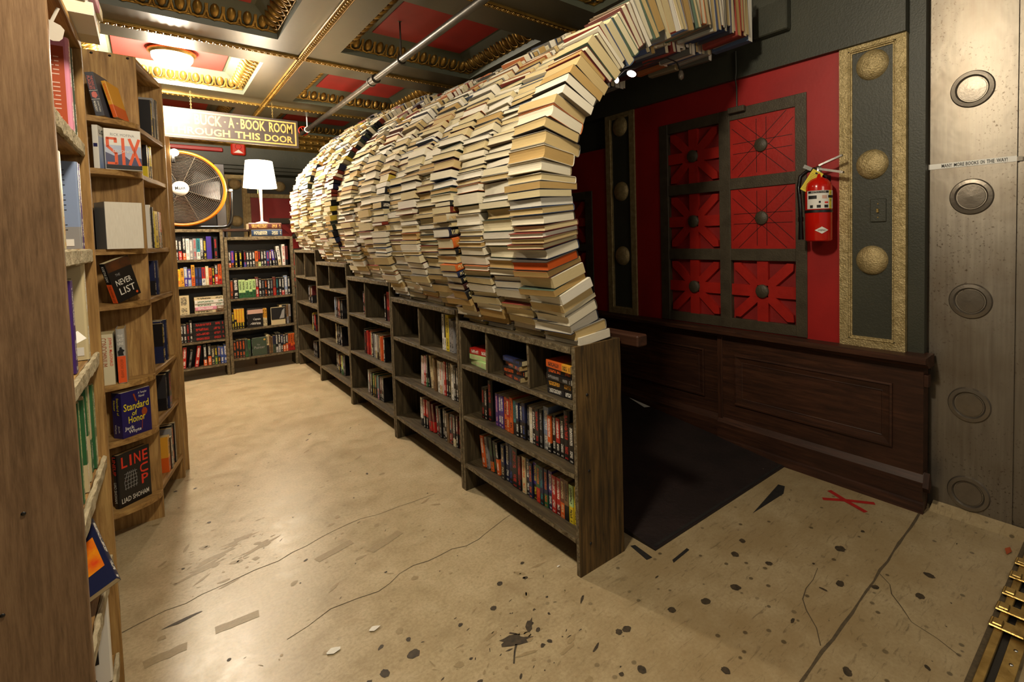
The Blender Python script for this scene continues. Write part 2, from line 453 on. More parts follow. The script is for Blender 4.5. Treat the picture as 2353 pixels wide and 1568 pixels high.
# ------------------------------------------------------------------ the room
S = 'structure'
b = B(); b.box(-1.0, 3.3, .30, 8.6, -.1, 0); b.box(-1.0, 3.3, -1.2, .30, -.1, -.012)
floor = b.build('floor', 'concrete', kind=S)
b = B()
for i in range(-1, 4):
    for j in range(0, 4): b.box(-.9 + i * .62 + (.31 if j % 2 else 0), -.9 + i * .62 + .617 + (.31 if j % 2 else 0), .27 - .62 * (j + 1), .27 - .62 * j - .003, -.012, -.001)
for k, (i, j) in enumerate([(i, j) for i in range(6) for j in range(2)]):
    x = 1.10 + i * .36 + (.18 if j else 0); q = B()
    q.box(x, x + .357, .235 - .36 * (j + 1), .232 - .36 * j, -.012, -.001, bev=.001)
    q.build('marble_tile', 'marble', floor)

def poly_strip(pts, w, z, jit=0):
    b = B(); n = len(pts); vs = []
    for i, p in enumerate(pts):
        p = Vector((*p, 0)); d = (Vector((*pts[min(i + 1, n - 1)], 0)) - Vector((*pts[max(i - 1, 0)], 0))).normalized()
        nn = Vector((-d.y, d.x, 0)); ww = w * (R.uniform(.55, 1.3) if w < .02 else 1)
        vs += [tuple(p + nn * ww / 2 + Vector((0, 0, z))), tuple(p - nn * ww / 2 + Vector((0, 0, z)))]
    b.add(vs, [(2 * i, 2 * i + 1, 2 * i + 3, 2 * i + 2) for i in range(n - 1)]); return b
def wobble(pts, seg=.06, j=.012):
    out = [pts[0]]
    for a, c in zip(pts, pts[1:]):
        L = math.hypot(c[0] - a[0], c[1] - a[1]); n = max(1, int(L / seg))
        for i in range(1, n + 1):
            t_ = i / n; e = j if i < n else 0
            out.append((a[0] + (c[0] - a[0]) * t_ + R.uniform(-e, e), a[1] + (c[1] - a[1]) * t_ + R.uniform(-e, e)))
    return out
poly_strip(wobble([(2.826, .745), (2.05, .715), (1.476, .70), (.9, .69)], .08, .004), .010, .0008).build('slab_joint', 'crack', floor)
for pts in ([(-.14, 2.437), (.218, 2.502), (.372, 2.514), (.692, 2.606), (1.143, 2.586)], [(.308, 1.988), (.465, 2.042), (.636, 2.013), (.806, 2.073), (1.109, 2.046), (1.34, 2.12)],
            [(2.05, .9), (1.83, .86), (1.66, .72)], [(2.2, .72), (2.0, .55), (1.95, .40)]):
    poly_strip(wobble(pts), .0035, .0007).build('crack', 'crack', floor)
def blob(x, y, rx, ry, mat, name='stain', rot=0, ir=.25, n=14, z=.001):
    b = B(); vs = [(x, y, z)]
    for i in range(n):
        a = 2 * PI * i / n; k = 1 + R.uniform(-ir, ir)
        px, py = rx * k * math.cos(a), ry * k * math.sin(a)
        vs.append((x + px * math.cos(rot) - py * math.sin(rot), y + px * math.sin(rot) + py * math.cos(rot), z))
    b.add(vs, [(0, i, i % n + 1) for i in range(1, n + 1)])
    return b.build(name, mat, floor)
for x, y, r in ((.618, 1.622, .02), (.518, 1.612, .018), (1.144, 1.062, .017), (1.701, 1.067, .02), (2.249, .891, .022), (1.23, 1.21, .016), (1.20, 1.22, .013), (.78, 1.30, .014), (1.42, 1.16, .015),
                (2.02, .80, .02), (2.10, .70, .016), (1.93, 1.05, .014), (1.55, 1.10, .018), (1.34, .88, .015), (1.62, .62, .018), (2.33, .58, .02), (2.17, .57, .018), (1.02, 1.72, .012), (.93, 1.62, .012), (1.99, 1.21, .016), (1.88, 1.18, .018)):
    blob(x, y, r, r * R.uniform(.7, 1), 'stain', 'gum_spot', R.uniform(0, 3), .13, 18)
blob(.905, 1.44, .055, .02, 'stain', rot=-.5, ir=.35); blob(.985, 1.46, .03, .012, 'stain', rot=.9, ir=.4)
poly_strip([(.90, 1.42), (.88, 1.40), (.85, 1.36)], .008, .001).build('stain', 'stain', floor)
for x0, y0, x1, y1 in ((.119, 2.214, .254, 2.205), (-.079, 2.194, .037, 2.197), (.50, 2.40, .66, 2.44), (.70, 2.30, .86, 2.36)):
    poly_strip(wobble([(x0, y0), (x1, y1)], .02, .003), .042, .0009).build('tape_ghost', 'stain_soft', floor)
for x, y in ((.18, 2.75), (.27, 2.83), (.33, 2.70), (.12, 2.68)):
    blob(x, y, .07, .02, 'stain_soft', 'scuff', R.uniform(.2, .7), .5, 18, .0006)
blob(.03, 2.36, .055, .010, 'stain', 'scuff', .1, .3)
for mat, cnt, nm in (('stain_soft', 330, 'scuff_marks'), ('stain', 150, 'dark_specks')):
    b = B(); r3 = random.Random(cnt)
    for k in range(cnt):
        if k % 4 == 0: x, y = r3.gauss(.95, .16), r3.gauss(1.42, .16)
        elif mat == 'stain_soft' and k % 4 == 1: x, y = r3.gauss(.22, .12), r3.gauss(2.75, .14)
        else:
            y = .45 + 3.6 * r3.random() ** 1.6; x = r3.uniform(-.1, 2.7) if y < 1.35 else r3.uniform(-.1, 1.25)
        r = r3.choice((.002, .003, .003, .004, .006, .009 if mat == 'stain' else .014)); el = r3.choice((1, .7, .4, .25)) ; ro = r3.gauss(.3, .5); n = 8
        vs = [(x, y, .0007)]
        for i in range(n):
            q_a = 2 * PI * i / n; kk = 1 + r3.uniform(-.3, .3); px, py = r / el ** .7 * kk * math.cos(q_a), r * el ** .5 * kk * math.sin(q_a)
            vs.append((x + px * math.cos(ro) - py * math.sin(ro), y + px * math.sin(ro) + py * math.cos(ro), .0007))
        b.add(vs, [(0, i, i % n + 1) for i in range(1, n + 1)])
    b.build(nm, mat, floor)['kind'] = 'stuff'
b = B()
for p in ([(2.616, 1.122), (2.69, 1.03), (2.759, .923)], [(2.726, 1.135), (2.68, 1.03), (2.641, .923)]):
    q = poly_strip(p, .026, .0012 + .0004 * len(b.v) / 6); b.add(q.v, q.f)
b.build('painted_cross', 'red_paint', floor)
for pts in (((2.231, 1.297), (2.592, 1.352), (2.60, 1.318), (2.52, 1.285)), ((1.59, 1.53), (1.61, 1.52), (1.60, 1.41), (1.57, 1.415)), ((1.65, 1.34), (1.64, 1.325), (1.76, 1.333), (1.762, 1.348))):
    b = B(); n = len(pts)
    b.prism([pts[i] for i in (range(n) if sum(pts[i][0] * pts[(i + 1) % n][1] - pts[(i + 1) % n][0] * pts[i][1] for i in range(n)) > 0 else range(n - 1, -1, -1))], 0, .0014)
    b.build('tape_mark', 'black_tape', floor)

# ramp into the book tunnel
b = B()
y0, y1, sl = 1.43, 8.3, .094
def rz(y): return .006 + (y - y0) * sl
b.add([(1.645, y0, 0), (2.83, y0, 0), (2.83, y1, 0), (1.645, y1, 0), (1.645, y0, .006), (2.83, y0, .006), (2.83, y1, rz(y1)), (1.645, y1, rz(y1))],
      [(3, 2, 1, 0), (4, 5, 6, 7), (0, 1, 5, 4), (1, 2, 6, 5), (2, 3, 7, 6), (3, 0, 4, 7)])
tag(b.build('ramp', 'mat_rubber'), 'black rubber covered ramp rising between the book arch and the panelled wall', 'ramp')
ramp_o = bpy.data.objects['ramp']
b = B(); b.box(1.66, 2.82, 1.44, 1.50, .0075, .0085); b.build('edge_strip', 'black_tape', ramp_o)
b = B(); b.add([(2.78, 2.50, rz(2.5) + .0015), (2.826, 2.48, rz(2.48) + .0015), (2.826, 2.70, rz(2.70) + .0015)], [(0, 1, 2)]); b.build('chalk_mark', 'white_paper', ramp_o)

# ceiling: coffers
TX = [-2.24, -.58, 1.08, 2.74]; TY = [-.70, 1.14, 2.98, 4.82, 6.66, 8.5]
SZ = 3.0
b = B()
def ring(b, cx, cy, ax, ay, z, hx, hy, z2, mi=0, flip=False):
    o = [(cx - ax, cy - ay, z), (cx + ax, cy - ay, z), (cx + ax, cy + ay, z), (cx - ax, cy + ay, z)]
    i = [(cx - hx, cy - hy, z2), (cx + hx, cy - hy, z2), (cx + hx, cy + hy, z2), (cx - hx, cy + hy, z2)]
    b.add(o + i, [(k, k + 4, (k + 1) % 4 + 4, (k + 1) % 4) for k in range(4)], mi)
for i in range(3):
    for j in range(5):
        ring(b, (TX[i] + TX[i + 1]) / 2, (TY[j] + TY[j + 1]) / 2, .83, .92, SZ, .60, .60, SZ)
b.add([(2.74, -.7, SZ), (3.3, -.7, SZ), (3.3, 8.5, SZ), (2.74, 8.5, SZ)], [(0, 3, 2, 1)])
b.box(-2.24, 3.3, -.7, 8.6, 3.20, 3.24)
ceiling = b.build('ceiling', 'green_soffit', kind=S)
rec = B(); ring(rec, 0, 0, .60, .60, 0, .592, .592, .05); ring(rec, 0, 0, .592, .592, .05, .42, .42, .165)
ring(rec, 0, 0, .50, .50, .158, .395, .395, .158)
rec = rec.build('coffer', 'green_recess')
red = B(); red.box(-.40, .40, -.40, .40, .150, .17)
red = red.build('centre_panel', 'red_ceiling')
egg = B()
sl_m = Matrix.Rotation(math.radians(-38), 4, 'X')
for k in range(4):
    Rk = Matrix.Rotation(k * PI / 2, 4, 'Z')
    egg.add([(-.59, -.59, .048), (.59, -.59, .048), (.48, -.48, .156), (-.48, -.48, .156)], [(0, 3, 2, 1)], 0, False, Rk)
    egg.tube([(-.592, -.590, .050), (.592, -.590, .050)], .009, 6, M=Rk)
    egg.tube([(-.475, -.475, .152), (.475, -.475, .152)], .013, 6, M=Rk)
    for i in range(11):
        T = Rk @ Matrix.Translation(((i - 5) * .0985, -.538, .098)) @ Matrix.Rotation(math.radians(45), 4, 'X')
        # T: x along, y up the slope, z into the ceiling
        egg.ball((0, .004, -.004), .5, 0, 10, 6, T, (.062, .116, .075))
        egg.tube([(-.043, .066, -.006), (-.047, .0, -.022), (-.036, -.050, -.016), (0, -.070, -.010), (.036, -.050, -.016), (.047, 0, -.022), (.043, .066, -.006)], .009, 5, M=T)
        egg.tube([(.0492, .06, -.008), (.0492, -.055, -.004)], .005, 5, M=T)
egg = egg.build('egg_moulding', 'gold')
first = True
for i in range(3):
    for j in range(1, 5):
        p = ((TX[i] + TX[i + 1]) / 2, (TY[j] + TY[j + 1]) / 2, SZ)
        r0 = rec if first else link('coffer', rec.data)
        r0.parent = ceiling; r0.location = p
        for src in (red, egg):
            c = src if first else link(src.name.split('.')[0], src.data)
            c.parent = r0
        first = False
def bead_strip(L):
    b = B()
    b.box(0, L, -.026, .026, -.012, 0); b.tube([(0, -.024, -.012), (L, -.024, -.012)], .006, 6); b.tube([(0, .024, -.012), (L, .024, -.012)], .006, 6)
    n = int(L / .043)
    for i in range(n):
        b.ball((.0215 + i * .043, 0, -.014), .5, 0, 7, 4, None, (.034, .026, .024))
        b.tube([(i * .043, -.016, -.014), (i * .043, .016, -.014)], .005, 5)
    return b
sx = bead_strip(4.96).build('bead_moulding', 'gold', ceiling, (-2.2, 2.98, SZ))
for y in TY[3:5]: link('bead_moulding', sx.data, ceiling, (-2.2, y, SZ))
sy = bead_strip(7.3).build('bead_moulding', 'gold', ceiling, mw=Matrix.Translation((1.08, 1.14, SZ)) @ Matrix.Rotation(PI / 2, 4, 'Z'))
for x in (-.58, 2.74): link('bead_moulding', sy.data, ceiling, mw=Matrix.Translation((x, 1.14, SZ)) @ Matrix.Rotation(PI / 2, 4, 'Z'))

def ceiling_lamp(x, y, label, z=3.15):
    t_ = thing('ceiling_lamp', label, 'lamp', (x, y, z), 0, None)
    q = B(); q.lathe([(.001, 0), (.17, 0), (.175, -.03), (.15, -.045)], 28); q.build('rim', 'brass', t_)
    q = B(); q.lathe([(.15, -.04), (.145, -.08), (.11, -.13), (.05, -.155), (.001, -.16)], 28); q.build('glass_bowl', 'lamp_glow', t_)
ceiling_lamp(.25, 5.74, 'glowing glass bowl lamp on the red coffer panel above the far aisle')
ceiling_lamp(.28, 1.25, 'glass bowl lamp on the ceiling beam above the aisle mouth', 2.99)

# right wall
b = B(); b.box(2.925, 3.2, .80, 8.5, 0, 3.0); wall_r = b.build('wall_right', 'green', kind=S)
RW = Matrix.Translation((2.88, 0, 0)) @ Matrix.Rotation(-PI / 2, 4, 'Z')     # x: towards -Y, y: into the wall
def door_motif(n, W, parent, xa, xb, z0, z1, dx0, dx1, dz0, dz1, cols, rows, flat):
    q = B()
    q.box(xa, dx0, 0, .04, z0, z1); q.box(dx1, xb, 0, .04, z0, z1); q.box(dx0, dx1, 0, .04, dz1, z1)
    if dz0 > z0: q.box(dx0, dx1, 0, .04, z0, dz0)
    q.build('red_field', 'red_wall', parent, mw=W)
    d = bpy.data.objects.new('door_%d' % n, None); C.objects.link(d); d.matrix_basis = W; d['kind'] = S
    xs = [dx0] + [v for c in cols for v in c] + [dx1]; zs = [dz0] + [v for r in rows for v in r] + [dz1]
    q = B()
    for i in range(0, len(xs), 2): q.box(xs[i], xs[i + 1], -.008, .03, dz0, dz1, bev=.002)
    for i in range(0, len(zs), 2):
        for c in cols: q.box(c[0], c[1], -.007, .03, zs[i], zs[i + 1], bev=.002)
    q.build('door_frame', 'bronze', d)
    for ci, c in enumerate(cols):
        for ri, r in enumerate(rows):
            w, h = c[1] - c[0], r[1] - r[0]; cx, cz = (c[0] + c[1]) / 2, (r[0] + r[1]) / 2
            fl = (ci, ri) in flat; q = B()
            if fl: q.box(c[0], c[1], .002, .03, r[0], r[1])
            else: q.box(c[0], c[1], .028, .04, r[0], r[1])
            sp_ = q.build('star_panel', 'red_spoke' if fl else 'red_dark', d)
            for k in range(8):
                a = k * PI / 4; L = (w / 2 if k % 4 == 0 else h / 2 if k % 4 == 2 else math.hypot(w, h) / 2 - .025)
                if k % 2: a = math.atan2(h * (1 if k in (1, 3) else -1), w * (1 if k in (1, 7) else -1))
                T = Matrix.Translation((cx, 0, cz)) @ Matrix.Rotation(-a, 4, 'Y'); q = B()
                if fl:
                    for e in (-.032, .032): q.box(.03, L - .02, .0012, .0022, e - .0016, e + .0016, M=T)
                    q.build('score_line', 'black', sp_)
                else:
                    e = .036
                    q.prism([(.02, -e), (L - .0, -e if k % 2 == 0 else -.004), (L, e if k % 2 == 0 else .004), (.02, e)] if k % 2 == 0 else
                            [(.02, -e * .8), (L - .028, -e * .8), (L + .002, 0), (L - .028, e * .8), (.02, e * .8)], .004 + .001 * (k % 2), .030, 'y', M=T @ Matrix.Diagonal((1, 1, 1, 1)))
                    q.build('spoke', 'red_spoke', sp_)
            q = B(); T = Matrix.Translation((cx, 0, cz)) @ Matrix.Rotation(PI / 2, 4, 'X')
            q.lathe([(.042, -.02), (.042, .008), (.038, .012), (.001, .013)], 22, M=T); q.build('boss', 'bronze', sp_)
    return d
d1 = door_motif(2, RW, wall_r, -2.63, -1.137, .77, 2.39, -2.39, -1.316, .783, 2.19,
           [(-2.315, -1.89), (-1.81, -1.382)], [(.847, 1.225), (1.30, 1.68), (1.752, 2.121)], {(1, 1), (1, 2)})
door_motif(3, RW, wall_r, -4.45, -2.95, .77, 2.12, -4.3, -3.13, .783, 1.79,
           [(-4.22, -3.74), (-3.66, -3.22)], [(.847, 1.28), (1.34, 1.72)], set())
def pilaster(W, parent, xc, discs, hw=.157, z0=.77, z1=2.39):
    q = B()
    o = hw; i1 = hw - .045; i2 = hw - .062
    for sgn in (-1, 1):
        q.box(xc + sgn * o, xc + sgn * i1, -.012, .03, z0, z1); q.box(xc + sgn * i1, xc + sgn * i2, -.003, .03, z0 + .04, z1 - .04)
        q.tube([(xc + sgn * (i1 - .004), -.006, z0 + .045), (xc + sgn * (i1 - .004), -.006, z1 - .045)], .006, 6)
    for za, zb in ((z0, z0 + .045), (z1 - .045, z1)): q.box(xc - i1, xc + i1, -.012, .03, za, zb)
    for za, zb in ((z0 + .045, z0 + .062), (z1 - .062, z1 - .045)): q.box(xc - i2, xc + i2, -.003, .03, za, zb)
    for zc in (z0 + .05, z1 - .05): q.tube([(xc - i1, -.006, zc), (xc + i1, -.006, zc)], .006, 6)
    q.build('pilaster_frame', 'gold_paint', parent, mw=W)
    q = B(); q.box(xc - i2, xc + i2, .004, .03, z0 + .06, z1 - .06); q.build('pilaster_panel', 'green', parent, mw=W)
    for z in discs:
        q = B(); T = Matrix.Translation((xc, .004, z)) @ Matrix.Rotation(PI / 2, 4, 'X')
        q.lathe([(.077, 0), (.074, .010), (.06, .022), (.035, .031), (.001, .034)], 28, M=T); q.build('boss', 'gold_paint', parent, mw=W)
pilaster(RW, wall_r, -.98, (2.25, 1.74, 1.24))
pilaster(RW, wall_r, -2.79, (2.265, 1.755, 1.243))
b = B()
b.prism([(2.85, 2.366), (2.93, 2.366), (2.93, 3.0), (2.85, 3.0)], .822, 8.4, 'y')
b.build('beam', 'green', wall_r)
b = B(); b.box(2.90, 2.95, .75, .822, .77, 3.0); b.build('corner_strip', 'green', wall_r)
b = B(); b.prism([(2.76, 2.98), (2.85, 2.90), (2.85, 3.0), (2.76, 3.0)], 1.75, 8.4, 'y'); b.build('cornice', 'gold', wall_r)

# wainscot
b = B()
b.box(2.855, 2.93, .74, 1.90, .0, .75); b.box(2.872, 2.93, 1.90, 8.4, .0, .75)
b.prism([(2.79, .748), (2.79, .768), (2.80, .776), (2.93, .78), (2.93, .72), (2.84, .72), (2.825, .735)], .715, 8.4, 'y')
b.prism([(2.832, 0), (2.832, .15), (2.845, .168), (2.86, .19), (2.90, .19), (2.90, 0)][::-1], .735, 1.90, 'y')
b.prism([(2.85, 0), (2.85, .15), (2.86, .168), (2.874, .19), (2.90, .19), (2.90, 0)][::-1], 1.90, 8.4, 'y')
b.prism([(2.815, 0), (2.822, .045), (2.838, .055), (2.84, 0)], .73, 1.9, 'y')
ws = b.build('baseboard_right', 'wainscot_wood_y', kind=S)
def panel_frame(ya, yb, za, zb, x):
    q = B()
    def rect(e, d): return [(x + d, ya + e, za + e), (x + d, yb - e, za + e), (x + d, yb - e, zb - e), (x + d, ya + e, zb - e)]
    st = [rect(0, .004), rect(0, -.012), rect(.010, -.014), rect(.014, -.006), rect(.045, -.0015), rect(.048, -.004), rect(.052, -.001)]
    for a_, c_ in zip(st, st[1:]): q.add(a_ + c_, [(k, (k + 1) % 4, 4 + (k + 1) % 4, 4 + k) for k in range(4)])
    q.build('panel_moulding', 'wainscot_wood_y', ws)
    q = B(); q.box(x - .001, x + .02, ya + .05, yb - .05, za + .05, zb - .05); q.build('panel', 'wainscot_wood_y', ws)
panel_frame(.873, 1.775, .285, .615, 2.855)
for k in range(5): panel_frame(2.02 + k * 1.2, 3.1 + k * 1.2, .285, .615, 2.872)
b = B(); b.box(2.848, 2.862, 1.868, 1.905, 0.05, .745, bev=.002); b.build('stile', 'wainscot_wood_z', ws)
b = B(); b.box(2.86, 2.905, .722, .745, .62, .68, bev=.003); b.build('corner_block', 'wainscot_wood_z', ws)
b = B(); b.prism([(2.825, .13), (2.85, .10), (2.875, .13), (2.85, .20)], .71, .735, 'y'); b.build('corner_block', 'wainscot_wood_z', ws)
b = B(); b.box(2.8545, 2.857, 1.14, 1.16, .36, .43); b.build('scrape', 'ink_tan', ws)

# steel column
b = B()
b.box(2.95, 3.2, .418, .742, 0, 3.0); b.box(2.938, 3.2, .748, .795, .78, 3.0); b.box(2.956, 3.2, .742, .748, 0, 3.0)
b.box(2.96, 3.2, .410, .418, 0, 3.0); b.box(2.955, 3.2, -.6, .410, 0, 3.0); b.box(2.94, 3.0, .748, .757, 0, .78)
col_o = b.build('trim_1', 'steel', kind=S)
for z in (2.042, 1.543, 1.05, .55, .115):
    b = B(); T = Matrix.Translation((2.95, .579, z)) @ Matrix.Rotation(-PI / 2, 4, 'Y')
    b.lathe([(.086, -.002), (.080, .009)], 40, 0, False, T); b.lathe([(.080, .009), (.0645, .011)], 40, 0, False, T); b.lathe([(.0645, .011), (.056, -.003)], 40, 0, False, T); b.lathe([(.0545, -.002), (.053, .004), (.001, .006)], 40, 0, False, T)
    b.build('ring_boss', 'steel_ring', col_o)
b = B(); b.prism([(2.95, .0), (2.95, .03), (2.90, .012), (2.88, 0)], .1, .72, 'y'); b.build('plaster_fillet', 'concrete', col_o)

# back wall
b = B(); b.box(-1.0, 3.2, 8.44, 8.6, 0, 3.0); wall_b = b.build('wall_back', 'green', kind=S)
BW = Matrix.Translation((0, 8.40, 0))
pilaster(BW, wall_b, .965, (2.258, 1.747, 1.243), .14)
b = B(); T0 = Matrix.Rotation(PI / 2, 4, 'X')
for x in (1.52, 2.06):
    q = B(); q.lathe([(.077, 0), (.074, .010), (.06, .022), (.035, .031), (.001, .034)], 28, M=Matrix.Translation((x, 8.44, 2.255)) @ T0); q.build('boss', 'gold_paint', wall_b)
door_motif(4, BW, wall_b, 1.14, 2.8, .77, 2.08, 1.36, 2.6, .783, 1.79, [(1.50, 1.86), (1.94, 2.30)], [(.85, 1.26), (1.34, 1.71)], set())
b = B(); b.box(1.075, 1.14, 8.385, 8.42, .77, 2.14, bev=.004); b.box(1.14, 2.8, 8.385, 8.42, 2.08, 2.14, bev=.004); b.box(1.105, 1.12, 8.375, 8.39, .8, 2.11); b.box(1.12, 2.8, 8.375, 8.39, 2.10, 2.113)
b.build('gold_frame', 'gold_paint', wall_b)
b = B(); b.prism([(8.44, 2.39), (8.36, 2.42), (8.36, 2.46), (8.34, 2.47), (8.34, 2.51), (8.32, 2.52), (8.32, 2.80), (8.44, 2.80)], -.9, 2.9, 'x'); b.build('beam', 'green', wall_b)
b = B(); b.prism([(8.33, 2.76), (8.31, 2.78), (8.27, 2.80), (8.25, 2.85), (8.20, 2.87), (8.19, 2.92), (8.12, 2.95), (8.12, 3.0), (8.44, 3.0), (8.44, 2.76)], -.9, 2.9, 'x')
for i in range(42):
    b.ball((-.85 + i * .09, 8.262, 2.825), .5, 0, 7, 4, None, (.06, .03, .05)); b.ball((-.87 + i * .09, 8.19, 2.895), .5, 0, 7, 4, None, (.055, .03, .045)); b.ball((-.82 + i * .09, 8.12, 2.975), .5, 0, 7, 4, None, (.055, .03, .04))
b.build('cornice', 'gold', wall_b)
b = B(); b.box(-.6, .735, 8.37, 8.43, 0, 2.68); b.box(.20, .24, 8.36, 8.38, 0, 2.68); b.box(.24, .735, 8.36, 8.38, 1.70, 1.76)
d4 = b.build('door_1', 'door_dark', kind=S)
b = B(); b.box(.735, .845, 8.33, 8.43, 0, 2.68, bev=.005); b.build('jamb', 'jamb_grey', d4)
b = B(); b.box(-.6, .84, 8.28, 8.42, 2.68, 2.735, bev=.01); b.build('lintel', 'red_wall', d4)
b = B(); b.box(-.98, -.9, -.7, 8.5, 0, 3.0); b.build('wall_left', 'green', kind=S)

# ------------------------------------------------------------------ books
PAL = dict(k='#141214', d='#2c2a2c', n='#1c2244', b='#2c4488', p='#4a2c74', v='#3c2a8c', r='#b0201a', m='#5c1a1c', o='#d05a1c', y='#d8c028', g='#2c6038', l='#b8d890', t='#2a8088',
           w='#e2ded4', c='#cdbd94', e='#8c8a8a', s='#8494b4', a='#7a5c3c', i='#d088a0', q='#3a4a3c', f='#d89a30', u='#6a3a28')
CNAME = dict(k='black', d='charcoal', n='navy', b='blue', p='purple', v='violet', r='red', m='maroon', o='orange', y='yellow', g='green', l='pale green', t='teal', w='white', c='cream', e='grey', s='silver-blue',
             a='brown', i='pink', q='dark olive', f='amber', u='russet')
PG = ['#d8c9a0', '#e2d7b8', '#cbb889', '#dcd0b0', '#c4ad7c', '#e6dec8', '#b99b65', '#d2c193']
BM = {}
def book_mesh(t_, d, h, hard):
    """cover and page block of a book standing on its tail: x thickness, y spine (-) to fore-edge (+), z height"""
    key = (round(t_, 3), round(d, 3), round(h, 3), hard)
    if key in BM: return BM[key]
    ct = .0022 if hard else .0008; ov = .0022 if hard else .0
    ht = t_ / 2; y0, y1 = -d / 2, d / 2
    bul = min(.006, t_ * .16) if hard else .0006
    outer = [(ht, y1), (ht, y0 + bul)] if False else None
    arc_o = [(ht, y0 + bul * 1.2), (ht * .8, y0 + bul * .4), (ht * .4, y0), (-ht * .4, y0), (-ht * .8, y0 + bul * .4), (-ht, y0 + bul * 1.2)]
    k = (ht - ct) / ht
    arc_i = [(x * k, y + ct) for x, y in arc_o]
    prof_o = [(ht, y1)] + arc_o + [(-ht, y1)]
    prof_i = [((ht - ct), y1)] + arc_i + [(-(ht - ct), y1)]
    n = len(prof_o)
    vs = [(x, y, z) for z in (0, h) for (x, y) in prof_o] + [(x, y, z) for z in (0, h) for (x, y) in prof_i]
    fs = []
    for i in range(n - 1):
        fs.append((i, n + i, n + i + 1, i + 1)); fs.append((2 * n + i, 2 * n + i + 1, 3 * n + i + 1, 3 * n + i))
        fs.append((i, i + 1, 2 * n + i + 1, 2 * n + i)); fs.append((n + i, 3 * n + i, 3 * n + i + 1, n + i + 1))
    fs.append((0, 2 * n, 3 * n, n)); fs.append((n - 1, 2 * n - 1, 4 * n - 1, 3 * n - 1))
    pt = ht - ct - .0004; py0 = y0 + ct + bul * .4; cc = min(.006, t_ * .12) if hard else .0004
    pp = [(-pt, py0), (pt, py0), (pt, y1 - ov), (pt * .5, y1 - ov - cc * .8), (0, y1 - ov - cc), (-pt * .5, y1 - ov - cc * .8), (-pt, y1 - ov)]
    m_ = len(pp)
    pv = [(x, y, ov) for x, y in pp] + [(x, y, h - ov) for x, y in pp]
    pf = [(i, (i + 1) % m_, m_ + (i + 1) % m_, m_ + i) for i in range(m_)] + [tuple(range(m_))[::-1], tuple(range(m_, 2 * m_))]
    raw = (vs, fs, pv, pf)
    a = bpy.data.meshes.new('cover'); a.from_pydata(vs, [], fs); a.update()
    c = bpy.data.meshes.new('page_block'); c.from_pydata(pv, [], pf); c.update()
    a.materials.append(MATS['book_cover']); c.materials.append(MATS['pages'])
    BM[key] = (a, c, raw); return BM[key]
def q_(v, s): return max(s, round(v / s) * s)
def book(name, label, group, mw, t_, d, h, col, tone=None, ink='w', hard=False, page=None, cloth=False):
    a, c, _ = book_mesh(q_(t_, .002), q_(d, .01), q_(h, .01), hard)
    e = thing(name, label, 'book', group=group, mw=mw)
    o = link('cover', a, e)
    lc = lambda k: lin(PAL[k]) if k in PAL else lin(k)
    o.color = lc(col); o['tone'] = lc(tone or col)[:3]; o['ink'] = lc(ink)[:3]
    if cloth:
        o.material_slots[0].link = 'OBJECT'; o.material_slots[0].material = MATS['cloth']
    p = link('page_block', c, e); p.color = lin(page or R.choice(PG))
    return e
def frame(O, du, dv):
    return Vector(O), Vector((*du, 0)).normalized(), Vector((*dv, 0)).normalized()
def mat4(X, Y, Z, p): return Matrix(((X.x, Y.x, Z.x, p.x), (X.y, Y.y, Z.y, p.y), (X.z, Y.z, Z.z, p.z), (0, 0, 0, 1)))
TOK = re.compile(r'^([a-z])([a-z]?)([a-z]?)(\d+)?(?:([<>])(\d+))?(?:h(\d+))?(H?)$')
UP = Vector((0, 0, 1))
def row(fr, u, z, toks, where, group, h0=180, d0=.115, inset=.05, umax=None, kind='paperback'):
    """books standing side by side; u runs from the viewer's left, the spines face the viewer"""
    O, du, dv = fr
    items = toks.split(); cnt = 0
    need = 0
    for k in items:
        if k[0] == '-': need += int(k[1:]) / 1000; continue
        m_ = TOK.match(k).groups(); need += (q_(int(m_[3]) / 1000, .004) if m_[3] else .024) + .0015
    sq = min(1.18, (umax - u) / need) if umax else 1
    for k in items:
        if k[0] == '-': u += int(k[1:]) / 1000 * sq; continue
        a, b_, c_, w, ls, la, h, H = TOK.match(k).groups()
        t_ = int(w) / 1000 if w else R.choice((.020, .024, .024, .028))
        hh = int(h) / 1000 if h else h0 / 1000 * R.uniform(.95, 1.03)
        hard = bool(H)
        d = d0 * R.uniform(.95, 1.05) * (1.25 if hh > .21 else 1)
        t_ = q_(t_ * sq, .002 if sq != 1 else .004); d = q_(d, .01); hh = q_(hh, .01)
        ink = c_ or R.choice('wwwcyr')
        if ink == a: ink = 'k' if a in 'wcylef' else 'w'
        ang = math.radians(int(la)) * (1 if ls == '>' else -1) if ls else R.uniform(-.006, .006)
        ins = inset + R.uniform(0, .012)
        # lean: rotate about dv so that the top goes to +u for '>'
        X = du * math.cos(ang) - UP * math.sin(ang); Z = UP * math.cos(ang) + du * math.sin(ang)
        wd = t_ * math.cos(ang) 
        if ang >= 0: px = u + t_ / 2 * math.cos(ang); lift = t_ / 2 * math.sin(ang)
        else: px = u + t_ / 2 * math.cos(ang); lift = -t_ / 2 * math.sin(ang)
        p = O + du * px + dv * (ins + d / 2) + UP * (z + abs(lift) + .0005)
        cname = CNAME[a]
        book('shelf_book', f'{cname} {"hardback" if hard else kind}, {ordn(cnt)} from left {where}', group, mat4(X, dv, Z, p), t_, d, hh, a, b_ or a, ink, hard)
        cnt += 1
        u += wd + .0015
    return u
